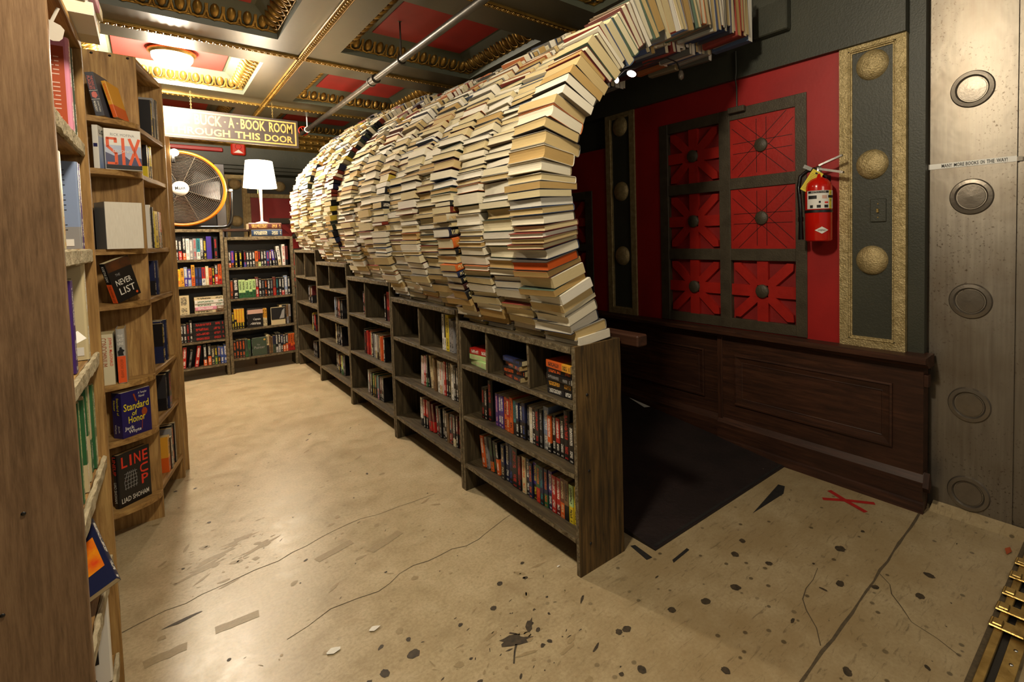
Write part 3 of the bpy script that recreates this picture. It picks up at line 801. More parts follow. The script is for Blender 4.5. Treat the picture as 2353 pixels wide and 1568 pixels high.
def pile(fr, u, z, toks, where, group, h0=180, d0=.12, inset=.04, kind='paperback', fan=6):
    """books lying flat in a pile, spines to the viewer; given from the bottom up"""
    O, du, dv = fr; items = toks.split()
    for i, k in enumerate(items):
        a, b_, c_, w, ls, la, h, H = TOK.match(k).groups()
        t_ = q_(int(w) / 1000 if w else .028, .004); hh = q_(int(h) / 1000 if h else h0 / 1000, .01); d = q_(d0, .01)
        ang = math.radians(R.uniform(-fan, fan))
        Z = -(du * math.cos(ang) + dv * math.sin(ang)); Y = Z.cross(UP)
        cen = O + du * u + dv * (inset + d / 2 + R.uniform(0, .012)) + UP * (z + t_ / 2 + .0006)
        ink = c_ or R.choice('wcr')
        if ink == a: ink = 'k'
        pos = 'lowest' if i == 0 else 'on top' if i == len(items) - 1 else f'{ORD[i]} up'
        book('shelf_book', f'{CNAME[a]} {"hardback" if H else kind} lying {pos} {where}', group, mat4(UP, Y, Z, cen - Z * hh / 2), t_, d, hh, a, b_ or a, ink, bool(H))
        z += t_ + .001
    return z

# ------------------------------------------------------------------ the row of low bookcases under the arch
YS = [1.52, 2.52, 3.53, 4.54, 5.56, 6.52]
TOPS = [.957, 1.014, 1.117, 1.222, 1.338]
SHELF = [[.717, .428, .157], [.735, .451, .166], [.806, .479, .15], [.976, .695, .437, .16], [1.043, .751, .456, .163]]
DIV = [[2.23, 1.86], [3.065], [4.097], [5.105], [6.06]]
CX0, CX1 = 1.285, 1.545
WHICH = ['end', 'second', 'third', 'fourth', 'fifth']
WH = ['the nearest low bookcase', 'the second low bookcase', 'the third low bookcase', 'the fourth low bookcase', 'the farthest low bookcase']
for i in range(5):
    y0, y1, tp = YS[i] + .002, YS[i + 1] - .002, TOPS[i]
    lab = ['low grey wooden bookcase at the open end of the row, end panel showing', 'low grey bookcase second from the open end, below the book arch', 'low grey bookcase in the middle of the row below the book arch',
           'low grey bookcase fourth from the open end, its two top cubbies empty', 'tallest low grey bookcase at the far end of the row by the back wall'][i]
    t_ = thing('low_bookcase', lab, 'bookcase', (CX0, y0, 0), 0, 'low bookcases under the book arch')
    D = CX1 - CX0; L = y1 - y0
    b = B(); plank(b, 0, D, 0, .024, 0, tp, 'z', ek=6); b.build('side_panel', ['end_wood_z' if i == 0 else 'grey_wood_z', 'raw_edge'], t_)
    b = B(); plank(b, 0, D, L - .024, L, 0, tp, 'z', ek=6); b.build('side_panel', ['grey_wood_z', 'raw_edge'], t_)
    b = B(); plank(b, -.004, D, .0245, L - .0245, tp - .032, tp, 'y', .002, .003, .05, ek=0); b.build('top_board', ['grey_wood_y', 'raw_edge'], t_)
    for z in SHELF[i]:
        b = B(); plank(b, 0, D - .012, .0245, L - .0245, z - .024, z, 'y', .0016, .003, .05, ek=0); b.build('shelf', ['grey_wood_y', 'raw_edge'], t_)
    for y in DIV[i]:
        b = B(); plank(b, .004, D - .012, y - y0 - .009, y - y0 + .009, SHELF[i][0] + .0005, tp - .033, 'z', .0016, ek=6); b.build('divider', ['grey_wood_z', 'raw_edge'], t_)
    b = B(); b.box(D - .010, D - .002, .0245, L - .0245, SHELF[i][-1] - .02, tp - .033); b.build('back_board', 'grey_wood_y', t_)
    if i == 0:
        for z in (.12, .43, .75): 
            b = B(); b.lathe([(.007, 0), (.006, .002), (.001, .0022)], 10, M=Matrix.Translation((.06, 0, z)) @ Matrix.Rotation(PI / 2, 4, 'X')); b.build('nail_head', 'black', t_)
def cf(i): return frame((CX0, YS[i + 1] - .03, 0), (0, -1), (1, 0))
def g(i, s): return f'books on the {s} shelf of {WH[i]}'
# nearest case
z = [a + .0005 for a in SHELF[0]]
pile(cf(0), .125, z[0], 'l30 l28 r30h170', 'in the far cubby of the nearest low bookcase', 'books in the top cubbies of the nearest low bookcase', inset=.03)
pile(cf(0), .46, z[0], 'mdo26 kko28 dno24 nkb22', 'in the middle cubby of the nearest low bookcase', 'books in the top cubbies of the nearest low bookcase', inset=.03, fan=14)
pile(cf(0), .83, z[0], 'dkw30 kkf30 kke26 kko26 ofk30', 'in the near cubby of the nearest low bookcase', 'books in the top cubbies of the nearest low bookcase', inset=.02)
row(cf(0), .10, z[1], 'kkr26 kkw24 kkr40h225H -40 ppi24 ppw24 vpw24 ook26 roc24 ook24 tdk26 nkw24 ndw22 nkb24 kke22 wwc26 kkw22 dkr26 kke22 sew34h200 okw24 kkw24 rkw24 kkw26 kkr34h215H kkw30 -6 kke46h215H', 'on the middle shelf of the nearest low bookcase', g(0, 'middle'), 175, umax=0.945)
row(cf(0), .10, z[2], 'oow28<9 eee20<9 -14 kog26<7 kkg24<7 kow22<7 -18 ndc26 nnw28h205H nkb30h205H kkr40h200 mkr22 -10 cco26 nkw22 nno24 vky24 gro24 nkt24 ngo24 pnw24 rrw26 rmw24 uoc24 akk24 lyk24 yyk26', 'on the bottom shelf of the nearest low bookcase', g(0, 'bottom'), 178, umax=0.945)
# second
z = [a + .0005 for a in SHELF[1]]
row(cf(1), .36, z[0], 'oyk18 mkw20 kko20', 'in the far cubby of the second low bookcase', g(1, 'top'), 185, umax=0.44)
row(cf(1), .66, z[0], 'wwk22h215 dwk18h210 yyk34h215 eek26 eek26 eek26', 'in the near cubby of the second low bookcase', g(1, 'top'), 195, umax=0.945)
row(cf(1), .31, z[1], 'wwi34>4 -16 iri26>4 kgk22>4 kkw24<8 -14 ccm26<8 caa24 aak22 aak22 wwd26 wcr26 wwi22 rrw24 kkw22 kkc24 cck26 wwk22 kkw22 dkw24 kkc24 kkw22 kke24', 'on the middle shelf of the second low bookcase', g(1, 'middle'), 205, .125, umax=0.945)
row(cf(1), .29, z[2], 'wdk22 kkr22 rkw22 rkw24 dkr22 mrk34<8 mra30<8 -16 kkw22<5 kkr22<5 kke24<5 kkw22 -14 kkw22 aak20 nrw22 kkr22 kck24 mkw22 kkr22 kke22 nkw20', 'on the bottom shelf of the second low bookcase', g(1, 'bottom'), 190, umax=0.945)
# third
z = [a + .0005 for a in SHELF[2]]
row(cf(2), .20, z[0], 'nkw20 kkr20 krg24 kvb24', 'in the far cubby of the third low bookcase', g(2, 'top'), 195, umax=0.41)
row(cf(2), .70, z[0], 'kkw22 rmk60h215H kkr22 -6 kkr22', 'in the near cubby of the third low bookcase', g(2, 'top'), 200, umax=0.945)
row(cf(2), .18, z[1], 'kkd24 kkr24 rrk24 rrk24 rrk24 ork24 cck26 kkw24 eek24 wck22 aaw24 eka24 aac30 -8 oor26 oor26 kkw22', 'on the middle shelf of the third low bookcase', g(2, 'middle'), 195, umax=0.945)
row(cf(2), .22, z[2], 'eew34 kkr22 kkg24 kkw22 gky24 gky24 akf22 kkt24 tik22 kkp22 mkw22 kkw22 kke22', 'on the bottom shelf of the third low bookcase', g(2, 'bottom'), 190, umax=0.945)
# fourth
z = [a + .0005 for a in SHELF[3]]
row(cf(3), .38, z[1], 'sew20 cak22 kkw22 mmk24 ukw22 mkr24 kkc22 dkw22', 'on the second shelf of the fourth low bookcase', g(3, 'second'), 185, umax=0.945)
row(cf(3), .36, z[2], 'cca26 kkd22 kkw22 kke24 kkw22 ekk22 dkw24 kkw22', 'on the third shelf of the fourth low bookcase', g(3, 'third'), 190, umax=0.945)
row(cf(3), .34, z[3], 'kkw22 dkc20 -20 nkw22 mky22 kkw22 ygk22 lgk24 pkw22 kke22', 'on the bottom shelf of the fourth low bookcase', g(3, 'bottom'), 185, umax=0.945)
# fifth
z = [a + .0005 for a in SHELF[4]]
row(cf(4), .30, z[1], 'kkd24 dkw24 ske24 akk24 knw22 mkw22', 'on the second shelf of the farthest low bookcase', g(4, 'second'), 185, umax=0.945)
row(cf(4), .42, z[2], 'cyk20 yyk24 kkw24 mrk24 rkw22 kmr22', 'on the third shelf of the farthest low bookcase', g(4, 'third'), 180, umax=0.945)
row(cf(4), .44, z[3], 'dkw24 dde24 kdw24 eke22 kkw22', 'on the bottom shelf of the farthest low bookcase', g(4, 'bottom'), 175, umax=0.945)

# ------------------------------------------------------------------ back bookcases
def back_case(label, x0, x1, y, tp, shelves, dep=.22):
    t_ = thing('tall_bookcase', label, 'bookcase', (x0, y, 0)); W = x1 - x0
    for a in (0, W - .03):
        b = B(); plank(b, a, a + .03, 0, dep, 0, tp, 'z', .002, ek=0); b.build('side_panel', ['grey_wood_z', 'raw_edge'], t_)
    b = B(); plank(b, .0305, W - .0305, 0, dep, tp - .035, tp, 'x', .0022, .003, .04, ek=6); b.build('top_board', ['grey_wood_x', 'raw_edge'], t_)
    for z in shelves:
        b = B(); plank(b, .0305, W - .0305, 0, dep - .012, z - .026, z, 'x', .0022, .003, .04, ek=6); b.build('shelf', ['grey_wood_x', 'raw_edge'], t_)
    b = B(); b.box(.0305, W - .0305, dep - .01, dep - .002, shelves[-1] - .02, tp - .036); b.build('back_board', 'black', t_)
BY = 6.55
SL = [1.268, .992, .696, .404, .135]; SR = [1.165, .823, .486, .165]
back_case('grey wooden bookcase against the back, the drum fan standing on it', .18, .622, BY, 1.588, SL)
back_case('grey wooden bookcase against the back, the table lamp standing on it', .626, 1.285, BY, 1.497, SR)
fl, fr_ = frame((.21, BY, 0), (1, 0), (0, 1)), frame((.656, BY, 0), (1, 0), (0, 1))
WL, WR = 'shelf of the fan bookcase', 'shelf of the lamp bookcase'
def rb(f_, z, s, nm, W, h0, d=.11, ins=.012): row(f_, .002, z + .0005, s, f'on the {nm} {W}', f'books on the {nm} {W}', h0, d, ins, umax=.38 if W is WL else .592)
rb(fl, SL[0], 'kkw22 krw24 -4 kok22h240 wwe24 eew24 eer24 twk24h225 ekw22 kky22 vvp36h240 -18 kkr24h235', 'top', WL, 215)
rb(fl, SL[1], 'yfo26 ffk24 svw24 vsw24 fok24h215 nnb24 nnb24 rwn26 ccw22 ork22 kky18 krk26h215 ork26h220', 'second', WL, 190)
row(fl, .002, SL[2] + .0005, 'ccd90h200', f'on the third {WL}', f'books on the third {WL}', 200, .10, .012)
pile(fl, .275, SL[2] + .0005, 'cak32 iaw32 wwg36 wwg36 cck34', f'on the third {WL}', f'books on the third {WL}', 280, .15, .01, 'hardback', 2)
row(fl, .004, SL[3] + .0005, 'kkw22 dkw22 kkr24h200 kkw26h225', f'on the fourth {WL}', f'books on the fourth {WL}', 185, .11, .012)
pile(fl, .245, SL[3] + .0005, 'kkr48 kkr46 kkr48 kkr46', f'on the fourth {WL}', f'books on the fourth {WL}', 270, .15, .01, 'hardback', 1)
rb(fl, SL[4], 'rrw28>4h220 -16 kke22>8 -30 rrw28>8h225 -44 kow26h215 -8 kow26h215 ddc26 kgy22 bkf22 bbw26 bbw26h205', 'bottom', WL, 190)
rb(fr_, SR[0], 'kok22 vko24 -6 kky22 -14 kky22 -14 kbr20 kkw24 kkw24 kkw24 oak26 klr22 kkw24 kkw24 bnr24 mkw20 -10 vkw22<5 kke20<5 -6 wck26<5h225 -10 wwr26h245 mkk24h225', 'top', WR, 175)
rb(fr_, SR[1], 'uko24 kkw42h215H lgk26 lgk26 lgk26 lgk26 lgk26 mrw24h215 kkw24 kke22 kko22 kkw22 kke22 mra24h210 kkt22 kkw22 krk22 sew28h215 kkw22', 'second', WR, 195)
rb(fr_, SR[2], 'kky24 fky24h215 fky24h215 fky24h215 fky24h215 -160 fck22h205 fck22h205 fck22h205 -135 ccw26h215 dek22h215 dka22h215 aek22h215 eka22h215', 'third', WR, 185)
rb(fr_, SR[3], 'kko26 kko26 kko26 kdo26 qgk24 gqk24 -150 cdk26h215 aak18 aak18 nqk26 kew24h215 kew24h215 nkw22 dow24 dow24 ork24h205 ork24h205 ork24h205', 'bottom', WR, 200)
# faced-out covers on the back case
def faced(fr, u, w, z, h, t_, label, group, col, ins=.012, page=None, tilt=0):
    O, du, dv = fr
    X = -dv; Y = du; Z = X.cross(Y)                      # front cover (+x) to the viewer, spine to the left
    Y = du; Z = UP; X = Y.cross(Z)
    p = O + du * (u + w / 2) + dv * (ins + t_ / 2) + UP * (z + .0006)
    return book('shelf_book', label, group, mat4(X, Y, Z, p), t_, w, h, col, col, 'w', True, page), q_(t_, .004), q_(w, .01), q_(h, .01)
e, tt, ww, hh = faced(fr_, .145, .148, SR[2], .21, .03, 'black faced-out hardback with pink top band and white script, under the lamp', f'books on the third {WR}', 'k')
b = B(); b.box(tt / 2 + .0002, tt / 2 + .0008, -ww / 2 + .004, ww / 2, hh * .72, hh - .012); b.build('title_band', 'ink_tan', e)
text('Captain', e, 'ink_white', (tt / 2 + .0008, .015, hh * .42), (0, 1, 0), (0, .12, 1), .07, .03); text('Alatriste', e, 'ink_white', (tt / 2 + .0008, 0, hh * .22), (0, 1, 0), (0, .12, 1), .10, .032)
e, tt, ww, hh = faced(fr_, .375, .138, SR[2], .20, .03, 'cream and black faced-out hardback on the third shelf under the lamp', f'books on the third {WR}', 'c')
b = B(); b.box(tt / 2 + .0002, tt / 2 + .0008, -ww / 2 + .002, ww / 2, hh * .30, hh - .004); b.build('cover_photo', 'ink_black', e)
b = B(); b.add([(tt / 2 + .001, .01, hh * .34), (tt / 2 + .001, .06, hh * .36), (tt / 2 + .001, .066, hh * .93), (tt / 2 + .001, .04, hh * .8), (tt / 2 + .001, .03, hh * .6)], [(0, 1, 2, 3, 4)]); b.build('cover_figure', 'ink_grey', e)
e, tt, ww, hh = faced(fr_, .175, .142, SR[3], .205, .03, 'dark green faced-out hardback with pale lettering on the bottom shelf under the lamp', f'books on the bottom {WR}', 'q')
text('The', e, 'ink_grey', (tt / 2 + .0004, -.01, hh * .60), (0, 1, 0), (0, 0, 1), .03, .018); text('Painter', e, 'ink_grey', (tt / 2 + .0004, 0, hh * .45), (0, 1, 0), (0, 0, 1), .10, .03)
b = B(); b.lathe([(.011, 0), (.001, .0004)], 14, M=Matrix.Translation((tt / 2 + .0002, .05, hh * .86)) @ Matrix.Rotation(PI / 2, 4, 'Y')); b.build('seal', 'ink_gold', e)
# two spine titles that can be read
for o in list(C.objects):
    if o.get('label', '') == f'red paperback, first from left on the bottom {WL}':
        text('THE RACE', o, 'ink_white', (0, -.056, .10), (0, 0, -1), (1, 0, 0), .15, .020, bold=.01)
    if o.get('label', '') == f'black hardback, second from left on the second {WR}':
        text('HELL', o, 'ink_white', (0, -.068, .185), (1, 0, 0), (0, 0, 1), .030, .014, bold=.01)

# ------------------------------------------------------------------ the book arch
PROF = [((1.328, .957), (1.505, .967)), ((1.24, 1.10), (1.415, 1.175)), ((1.175, 1.27), (1.365, 1.325)), ((1.148, 1.45), (1.335, 1.475)), ((1.148, 1.62), (1.335, 1.62)),
        ((1.165, 1.77), (1.36, 1.73)), ((1.215, 1.91), (1.405, 1.84)), ((1.30, 2.04), (1.465, 1.945)), ((1.385, 2.165), (1.545, 2.05)), ((1.49, 2.29), (1.64, 2.15)),
        ((1.62, 2.40), (1.75, 2.235)), ((1.77, 2.505), (1.88, 2.32)), ((1.94, 2.60), (2.03, 2.39)), ((2.13, 2.67), (2.19, 2.445)), ((2.37, 2.72), (2.40, 2.485)), ((2.66, 2.735), (2.66, 2.485))]
def prof_at(s, tt, dz):
    """outer and inner point of the arch section; tt 0..1 along the row, dz the height of this bookcase over the first"""
    n = len(PROF) - 1; k = min(int(s * n), n - 1); f = s * n - k
    def cr(ix):
        p = [Vector(PROF[max(0, min(n, k + d))][ix]) for d in (-1, 0, 1, 2)]
        return .5 * ((2 * p[1]) + (p[2] - p[0]) * f + (2 * p[0] - 5 * p[1] + 4 * p[2] - p[3]) * f * f + (3 * p[1] - p[0] - 3 * p[2] + p[3]) * f ** 3)
    o, i = cr(0), cr(1)
    w = min(1, s / .55); sh = Vector((.10 * tt * math.sin(min(1, s / .8) * PI * .9 + .1) * 1.0 + .02 * tt, dz * (1 - w) + (.225 * tt - .085 * math.sin(PI * min(1, tt / .72)) ** .7) * w))
    return o + sh, i + sh
COVC = ['#3a342e', '#46424a', '#343c54', '#6a3a34', '#8a3a30', '#5d584e', '#6c6860', '#8b7d62', '#4a5a4a', '#9a9588', '#d9d2c0', '#b5683a', '#52607a', '#8f897e', '#d8d0bc', '#74604a']
COVN = ['black', 'charcoal', 'navy', 'maroon', 'red', 'dark grey', 'grey', 'khaki', 'green', 'pale grey', 'white', 'orange', 'blue', 'grey', 'cream', 'brown']
SPN = ['#14141a', '#1c2036', '#3a1a18', '#6a2a1e', '#1a1a1a', '#2c3428', '#8a8066', '#c8b040', '#222a48', '#101014', '#b8ae94', '#7c3020']
PGS = [('#e3d8b8', 'cream'), ('#e9e0c8', 'pale'), ('#d6c394', 'tan'), ('#e0d4b0', 'cream'), ('#cbb27e', 'tan'), ('#eee8d8', 'white'), ('#bd9c62', 'brown'), ('#dccda2', 'cream'), ('#ece4d0', 'white')]
NCOL = 20
FLIP = {3: (0, .27, .85), 12: (0, .66, .95), 8: (0, .16, .8), 7: (.2, .5, .35), 10: (.5, .9, .3), 16: (.1, .9, .2)}   # stacks that show spines at the near side
COLOFF = {0: 0, 1: .022, 2: .008, 3: -.022, 4: .012, 5: -.004, 6: .02, 7: -.012, 8: -.02, 9: .022, 10: -.008, 11: .012, 12: -.026, 13: .02, 14: .006, 15: .018, 16: -.012, 17: .012, 18: 0, 19: .02}
arch = []
RA = random.Random(33)
camp = Vector((0, 0, 1.4))
for ci in range(NCOL):
    case = min(4, ci // 4); tt = ci / 19; dz = TOPS[case] - TOPS[0]
    ya = YS[0] + .012 + ci * .2485
    # table of arc length along the middle of the arch
    tab = [(0, 0.0)]; prev = None
    for k in range(401):
        o, i = prof_at(k / 400, tt, dz); m = o.lerp(i, .62)
        if prev is not None: tab.append((k / 400, tab[-1][1] + (m - prev).length))
        prev = m
    tot = tab[-1][1]; l = .0015 + (.007 if ci > 7 else 0); cnt = 0; pi = 0
    while l < tot - .02:
        t_ = RA.choice((.020, .024, .028, .028, .032, .036, .036, .040, .044, .052))
        if cnt < 4: t_ = RA.choice((.036, .044, .048))
        if ci == 0 and .7 < l < 1.15: t_ = RA.choice((.040, .044, .052))
        lm = l + t_ / 2
        while pi < len(tab) - 2 and tab[pi + 1][1] < lm: pi += 1
        s0, l0 = tab[pi]; s1, l1 = tab[pi + 1]
        s_ = s0 + (s1 - s0) * max(0, min(1, (lm - l0) / max(1e-6, l1 - l0)))
        o, i = prof_at(s_, tt, dz)
        nrm = (o - i).normalized()                       # outwards, in (x, z)
        fl_ = FLIP.get(ci); flip = bool(fl_ and fl_[0] <= s_ <= fl_[1] and RA.random() < fl_[2])
        off = -COLOFF.get(ci, 0) + RA.uniform(-.011, .011)
        if s_ < .06: off *= .3
        big = RA.uniform(.16, .19); h = RA.uniform(.215, .245)
        if s_ > .55: big = min((o - i).length * RA.uniform(.86, 1.02), .24)
        hard = RA.random() < .62
        t_ = q_(t_, .004); big = q_(big, .01); h = q_(h, .01)
        N = Vector((nrm.x, 0, nrm.y)); T = Vector((nrm.y, 0, -nrm.x))
        if T.z < -.01 or (abs(T.z) <= .01 and T.x < 0): T = -T
        Yv = Vector((0, 1, 0))
        j1, j2 = RA.uniform(-.05, .05), RA.uniform(-.02, .02)
        rot = Matrix.Rotation(j1, 4, T) @ Matrix.Rotation(j2 * .6, 4, Yv)
        N2, T2, Y2 = rot @ N, rot @ T, rot @ Yv
        face = Vector((o.x, ya, o.y)) + N * off
        if not flip:                                     # fore-edge outwards, head or tail to the near side
            Z = Y2; X = Y2.cross(N2) if False else N2.cross(Z)
            jy = RA.uniform(-.006, .012)
            p = face - N2 * (big / 2) + Yv * jy
            d, hh = big, h
        else:                                            # spine to the near side, head or tail outwards
            Z = N2; Y_ = Y2; X = Y_.cross(Z); d, hh = min(h, .17), max(.17, big)
            d, hh = q_(RA.uniform(.15, .19), .01), q_(big + .02, .01)
            p = face - N2 * hh + Yv * (d / 2 + RA.uniform(-.004, .01))
            N2 = Y_
        mw = mat4(X, N2, Z, p)
        cv_i = RA.randrange(len(COVC)); pg_i = RA.randrange(len(PGS))
        cv_ = COVC[cv_i] if not flip else RA.choice(SPN)
        if ci == 3 and flip and .10 < s_ < .2 and cnt % 3 == 0: cv_ = '#c8642a'
        pc = Vector((face.x, ya, face.z)); v = camp - pc
        vis = max(0, N.dot(v.normalized())) + (.6 if ci == 0 else .12) * max(0, -v.normalized().y)
        arch.append([vis * t_ / v.length_squared, ci, cnt, mw, t_, d, hh, hard, cv_, pg_i, flip, COVN[cv_i], s_])
        l += t_ * (1.0 if s_ < .3 else 1.02) + .0004; cnt += 1
order = sorted(range(len(arch)), key=lambda k: -arch[k][0])
single = set(order[:300])
orange = next(k for k, a in enumerate(arch) if a[1] == 0 and a[12] > .135)
mv, mf, mc = [], [], []
for k, (sc_, ci, cnt, mw, t_, d, hh, hard, cv_, pg_i, flip, cn, s_) in enumerate(arch):
    pg, pn = PGS[pg_i]
    if k == orange: pg, pn = '#c2541a', 'orange'
    if k in single:
        lab = (f'spine-out book, {ordn(cnt)} up in the {ordn(ci)} stack of the book arch' if flip else f'{pn}-paged {"hardback" if hard else "paperback"}, {ordn(cnt)} up in the {ordn(ci)} stack of the book arch')
        book('arch_book', lab, 'books of the arch stacks', mw, t_, d, hh, cv_, cv_, RA.choice(['#d8c890', '#e8e0cc', '#b89040']), hard, pg, cloth=not flip)
    else:
        a, c, (vs, fs, pv, pf) = book_mesh(t_, d, hh, hard)
        for V, F, col in ((vs, fs, lin(cv_)), (pv, pf, lin(pg))):
            o_ = len(mv); mv += [tuple(mw @ Vector(x)) for x in V]
            mf += [tuple(x + o_ for x in f) for f in F]; mc += [col] * len(V)
me = bpy.data.meshes.new('book_arch'); me.from_pydata(mv, [], mf); me.materials.append(MATS['mass_book'])
at = me.color_attributes.new('col', 'FLOAT_COLOR', 'POINT'); at.data.foreach_set('color', [x for c in mc for x in c]); me.update()
o = link('book_arch', me, kind='stuff'); tag(o, 'far and upper stacks of the arch of old books over the ramp', 'books')

# ------------------------------------------------------------------ left-hand bookcases
# the near plain case
A0 = Vector((-.130, 1.472, 0)); e1 = Vector((.015, .533, 0)); L1 = e1.length; e1.normalize(); v1 = Vector((-e1.y, e1.x, 0))
rz1 = math.atan2(e1.y, e1.x)
t_ = thing('tall_bookcase', 'tall brown wooden bookcase close to the camera, broad plywood side facing', 'bookcase', A0, rz1)
b = B(); plank(b, -.018, 0, 0, .50, 0, 2.1, 'z', .0006, .0015); b.build('side_panel', 'side_wood', t_)
b = B(); plank(b, L1 - .02, L1, 0, .30, 0, 1.985, 'z', .0008, .0015); b.build('side_panel', 'brown_wood_z', t_)
for sx_, sz_ in ((.18, 1.55), (.11, .88), (.13, 1.42), (.16, .69), (.15, 1.68), (.13, .52)):
    b = B(); b.lathe([(.004, 0), (.0035, .001), (.001, .0012)], 10, M=Matrix.Translation((-.0185, sx_ * .75, sz_)) @ Matrix.Rotation(-PI / 2, 4, 'Y')); b.build('screw_head', 'black', t_)
ZL1 = [1.70, 1.40, 1.105, .80, .505, .205]
b = B(); plank(b, .001, L1 - .021, -.002, .30, 1.965, 1.985, 'x', .001); b.build('top_board', 'brown_wood_x', t_)
for z in ZL1:
    b = B(); plank(b, .001, L1 - .021, .016, .30, z - .035, z, 'x', .001); b.build('shelf', 'brown_wood_x', t_)
    b = B(); plank(b, .001, L1 - .021, .005, .0155, z - .036, z + .001, 'x', .0016, .003, .03); b.build('raw_shelf_edge', 'pale_edge', t_)
b = B(); b.box(.001, L1 - .021, .295, .30, .17, 1.96); b.build('back_board', 'brown_wood_x', t_)
f1 = frame(A0, (e1.x, e1.y), (v1.x, v1.y))
W1 = 'shelf of the near brown bookcase'
def r1(z, u, s, nm, h0=200, d=.15, ins=.012): row(f1, u, z + .0025, s, f'on the {nm} {W1}', f'books on the {nm} {W1}', h0, d, ins, umax=.50)
r1(ZL1[0], .02, 'oow20h225 wrk24h225 ork18h225', 'top', 225)
r1(ZL1[1], .02, 'wwf24h215 wwe20h220 fwk24h220 cak18h215 ccf20h215', 'second', 215)
r1(ZL1[2], .15, 'ppw28h215 ppw28h215', 'third', 215, .13)
r1(ZL1[3], .16, 'ggl18 lgl18 ccg20 gcg18 ccg20 ggw18 gcl22 ccg18 gql18 cgw20 ggl20 gcw18', 'fourth', 235, .15)
def faced_side(u, z, t_, d, h, label, col, nm, tone=None):
    """stands upright with its spine to the aisle, so that its back cover is seen along the shelf"""
    O, du, dv = f1
    p = O + du * u + dv * (.012 + d / 2) + UP * (z + .0028)
    return book('shelf_book', label, f'books on the {nm} {W1}', mat4(du, dv, UP, p), t_, d, h, col, tone or col, 'w', True)
def lines(e, x, y0, y1, zs, mat, th=.0022, nm='printed_text'):
    b = B()
    for z in zs:
        yy = y0
        while yy < y1 - .006:
            w = min(R.uniform(.006, .018), y1 - yy); b.box(x - .0003, x, yy, yy + w, z, z + th); yy += w + .003
        if R.random() < .15: pass
    b.build(nm, mat, e)
e = faced_side(.40, ZL1[0], .032, .17, .25, 'pink book on the top shelf beside the plywood side, back cover showing', 'i', 'top')
b = B(); b.box(-.0166, -.0162, -.075, .045, .02, .225); b.build('red_patch', 'ink_rust', e)
lines(e, -.0168, -.065, .03, [.03 + .011 * k for k in range(16) if k not in (2, 10)], 'ink_tan', .003)
e = faced_side(.445, ZL1[0], .02, .15, .24, 'thin dark book standing behind the pink one on the top shelf', 'q', 'top')
e = faced_side(.40, ZL1[1], .024, .17, .235, 'pale blue book on the second shelf, back cover showing', 's', 'second', 'e')
lines(e, -.0124, -.06, .05, [.05 + .013 * k for k in range(13) if k not in (2, 3, 8)], 'ink_black', .0016)
b = B(); b.box(-.0128, -.0122, -.07, -.02, .008, .026); b.build('price_sticker', 'label_white', e)
e = faced_side(.43, ZL1[1], .026, .16, .235, 'purple book standing behind the pale blue one', 'p', 'second')
e = faced_side(.395, ZL1[2], .032, .19, .255, 'olive yellow book on the third shelf, back cover showing', 'c', 'third')
lines(e, -.0164, -.07, .05, [.06 + .012 * k for k in range(14) if k not in (3, 9)], 'ink_black', .0014)
b = B(); b.box(-.0168, -.0162, -.085, -.03, .012, .034); b.build('price_sticker', 'label_white', e)
O, du, dv = f1
p = O + du * .27 + dv * .06 + UP * (ZL1[4] + .10)
mw = Matrix.Translation(p) @ Matrix.Rotation(rz1, 4, 'Z') @ Matrix.Rotation(math.radians(-28), 4, 'X') @ Matrix.Rotation(math.radians(52), 4, 'Y')
e = book('shelf_book', 'navy book with a flame picture, tipped over on the fifth shelf', f'books on the fifth {W1}', mw @ Matrix.Translation((0, 0, -.10)), .02, .14, .20, 'n', 'n', 'w', False)
b = B(); b.add([(-.0105, -.06, .05), (-.0105, .065, .04), (-.0105, .065, .12), (-.0105, .03, .15), (-.0105, -.01, .13), (-.0105, -.06, .14)], [(5, 4, 3, 2, 1, 0)]); b.build('flame_picture', 'flame', e)
e = faced_side(.40, ZL1[5], .02, .19, .26, 'white book with black figure on the lowest shelf, back cover showing', 'w', 'lowest')
b = B(); b.box(-.0106, -.0102, -.07, .03, .06, .12); b.build('cover_figure', 'ink_black', e)
text('R', e, 'ink_black', (-.0104, -.05, .035), (0, -1, 0), (0, 0, 1), .03, .04, bold=.02)
# price tag card and things lying on the top board
MC = Matrix.Translation((-.160, 1.64, 1.885)) @ Matrix.Rotation(.35, 4, 'Z') @ Matrix.Rotation(.35, 4, 'Y')
b = B(); b.prism([(0, 0), (.022, 0), (.031, .006), (.034, .015), (.031, .036), (.022, .042), (0, .042)], 0, .0015, 'y', M=MC)
b.box(.004, .010, .0006, .0009, .042, .078, M=MC)
tag(b.build('shelf_card', 'card_grey'), 'white card with rounded corners hanging in the top bay of the brown bookcase', 'card')
pile(f1, .40, 1.987, 'wce30 wcd34 icw34', 'on top of the brown bookcase close to the camera', 'books lying on top of the near brown bookcase', 240, .16, -.05, 'hardback', 2)
b = B(); b.prism([(0, 0), (.05, 0), (.05, .03), (0, .03)], 0, .001, 'z', M=Matrix.Translation(O + du * .30 + dv * .05 + UP * (ZL1[2] + .045)) @ Matrix.Rotation(.9, 4, 'X') @ Matrix.Rotation(.6, 4, 'Z'))
tag(b.build('price_tag', 'white_paper'), 'small white tag lying against the olive yellow book', 'tag')

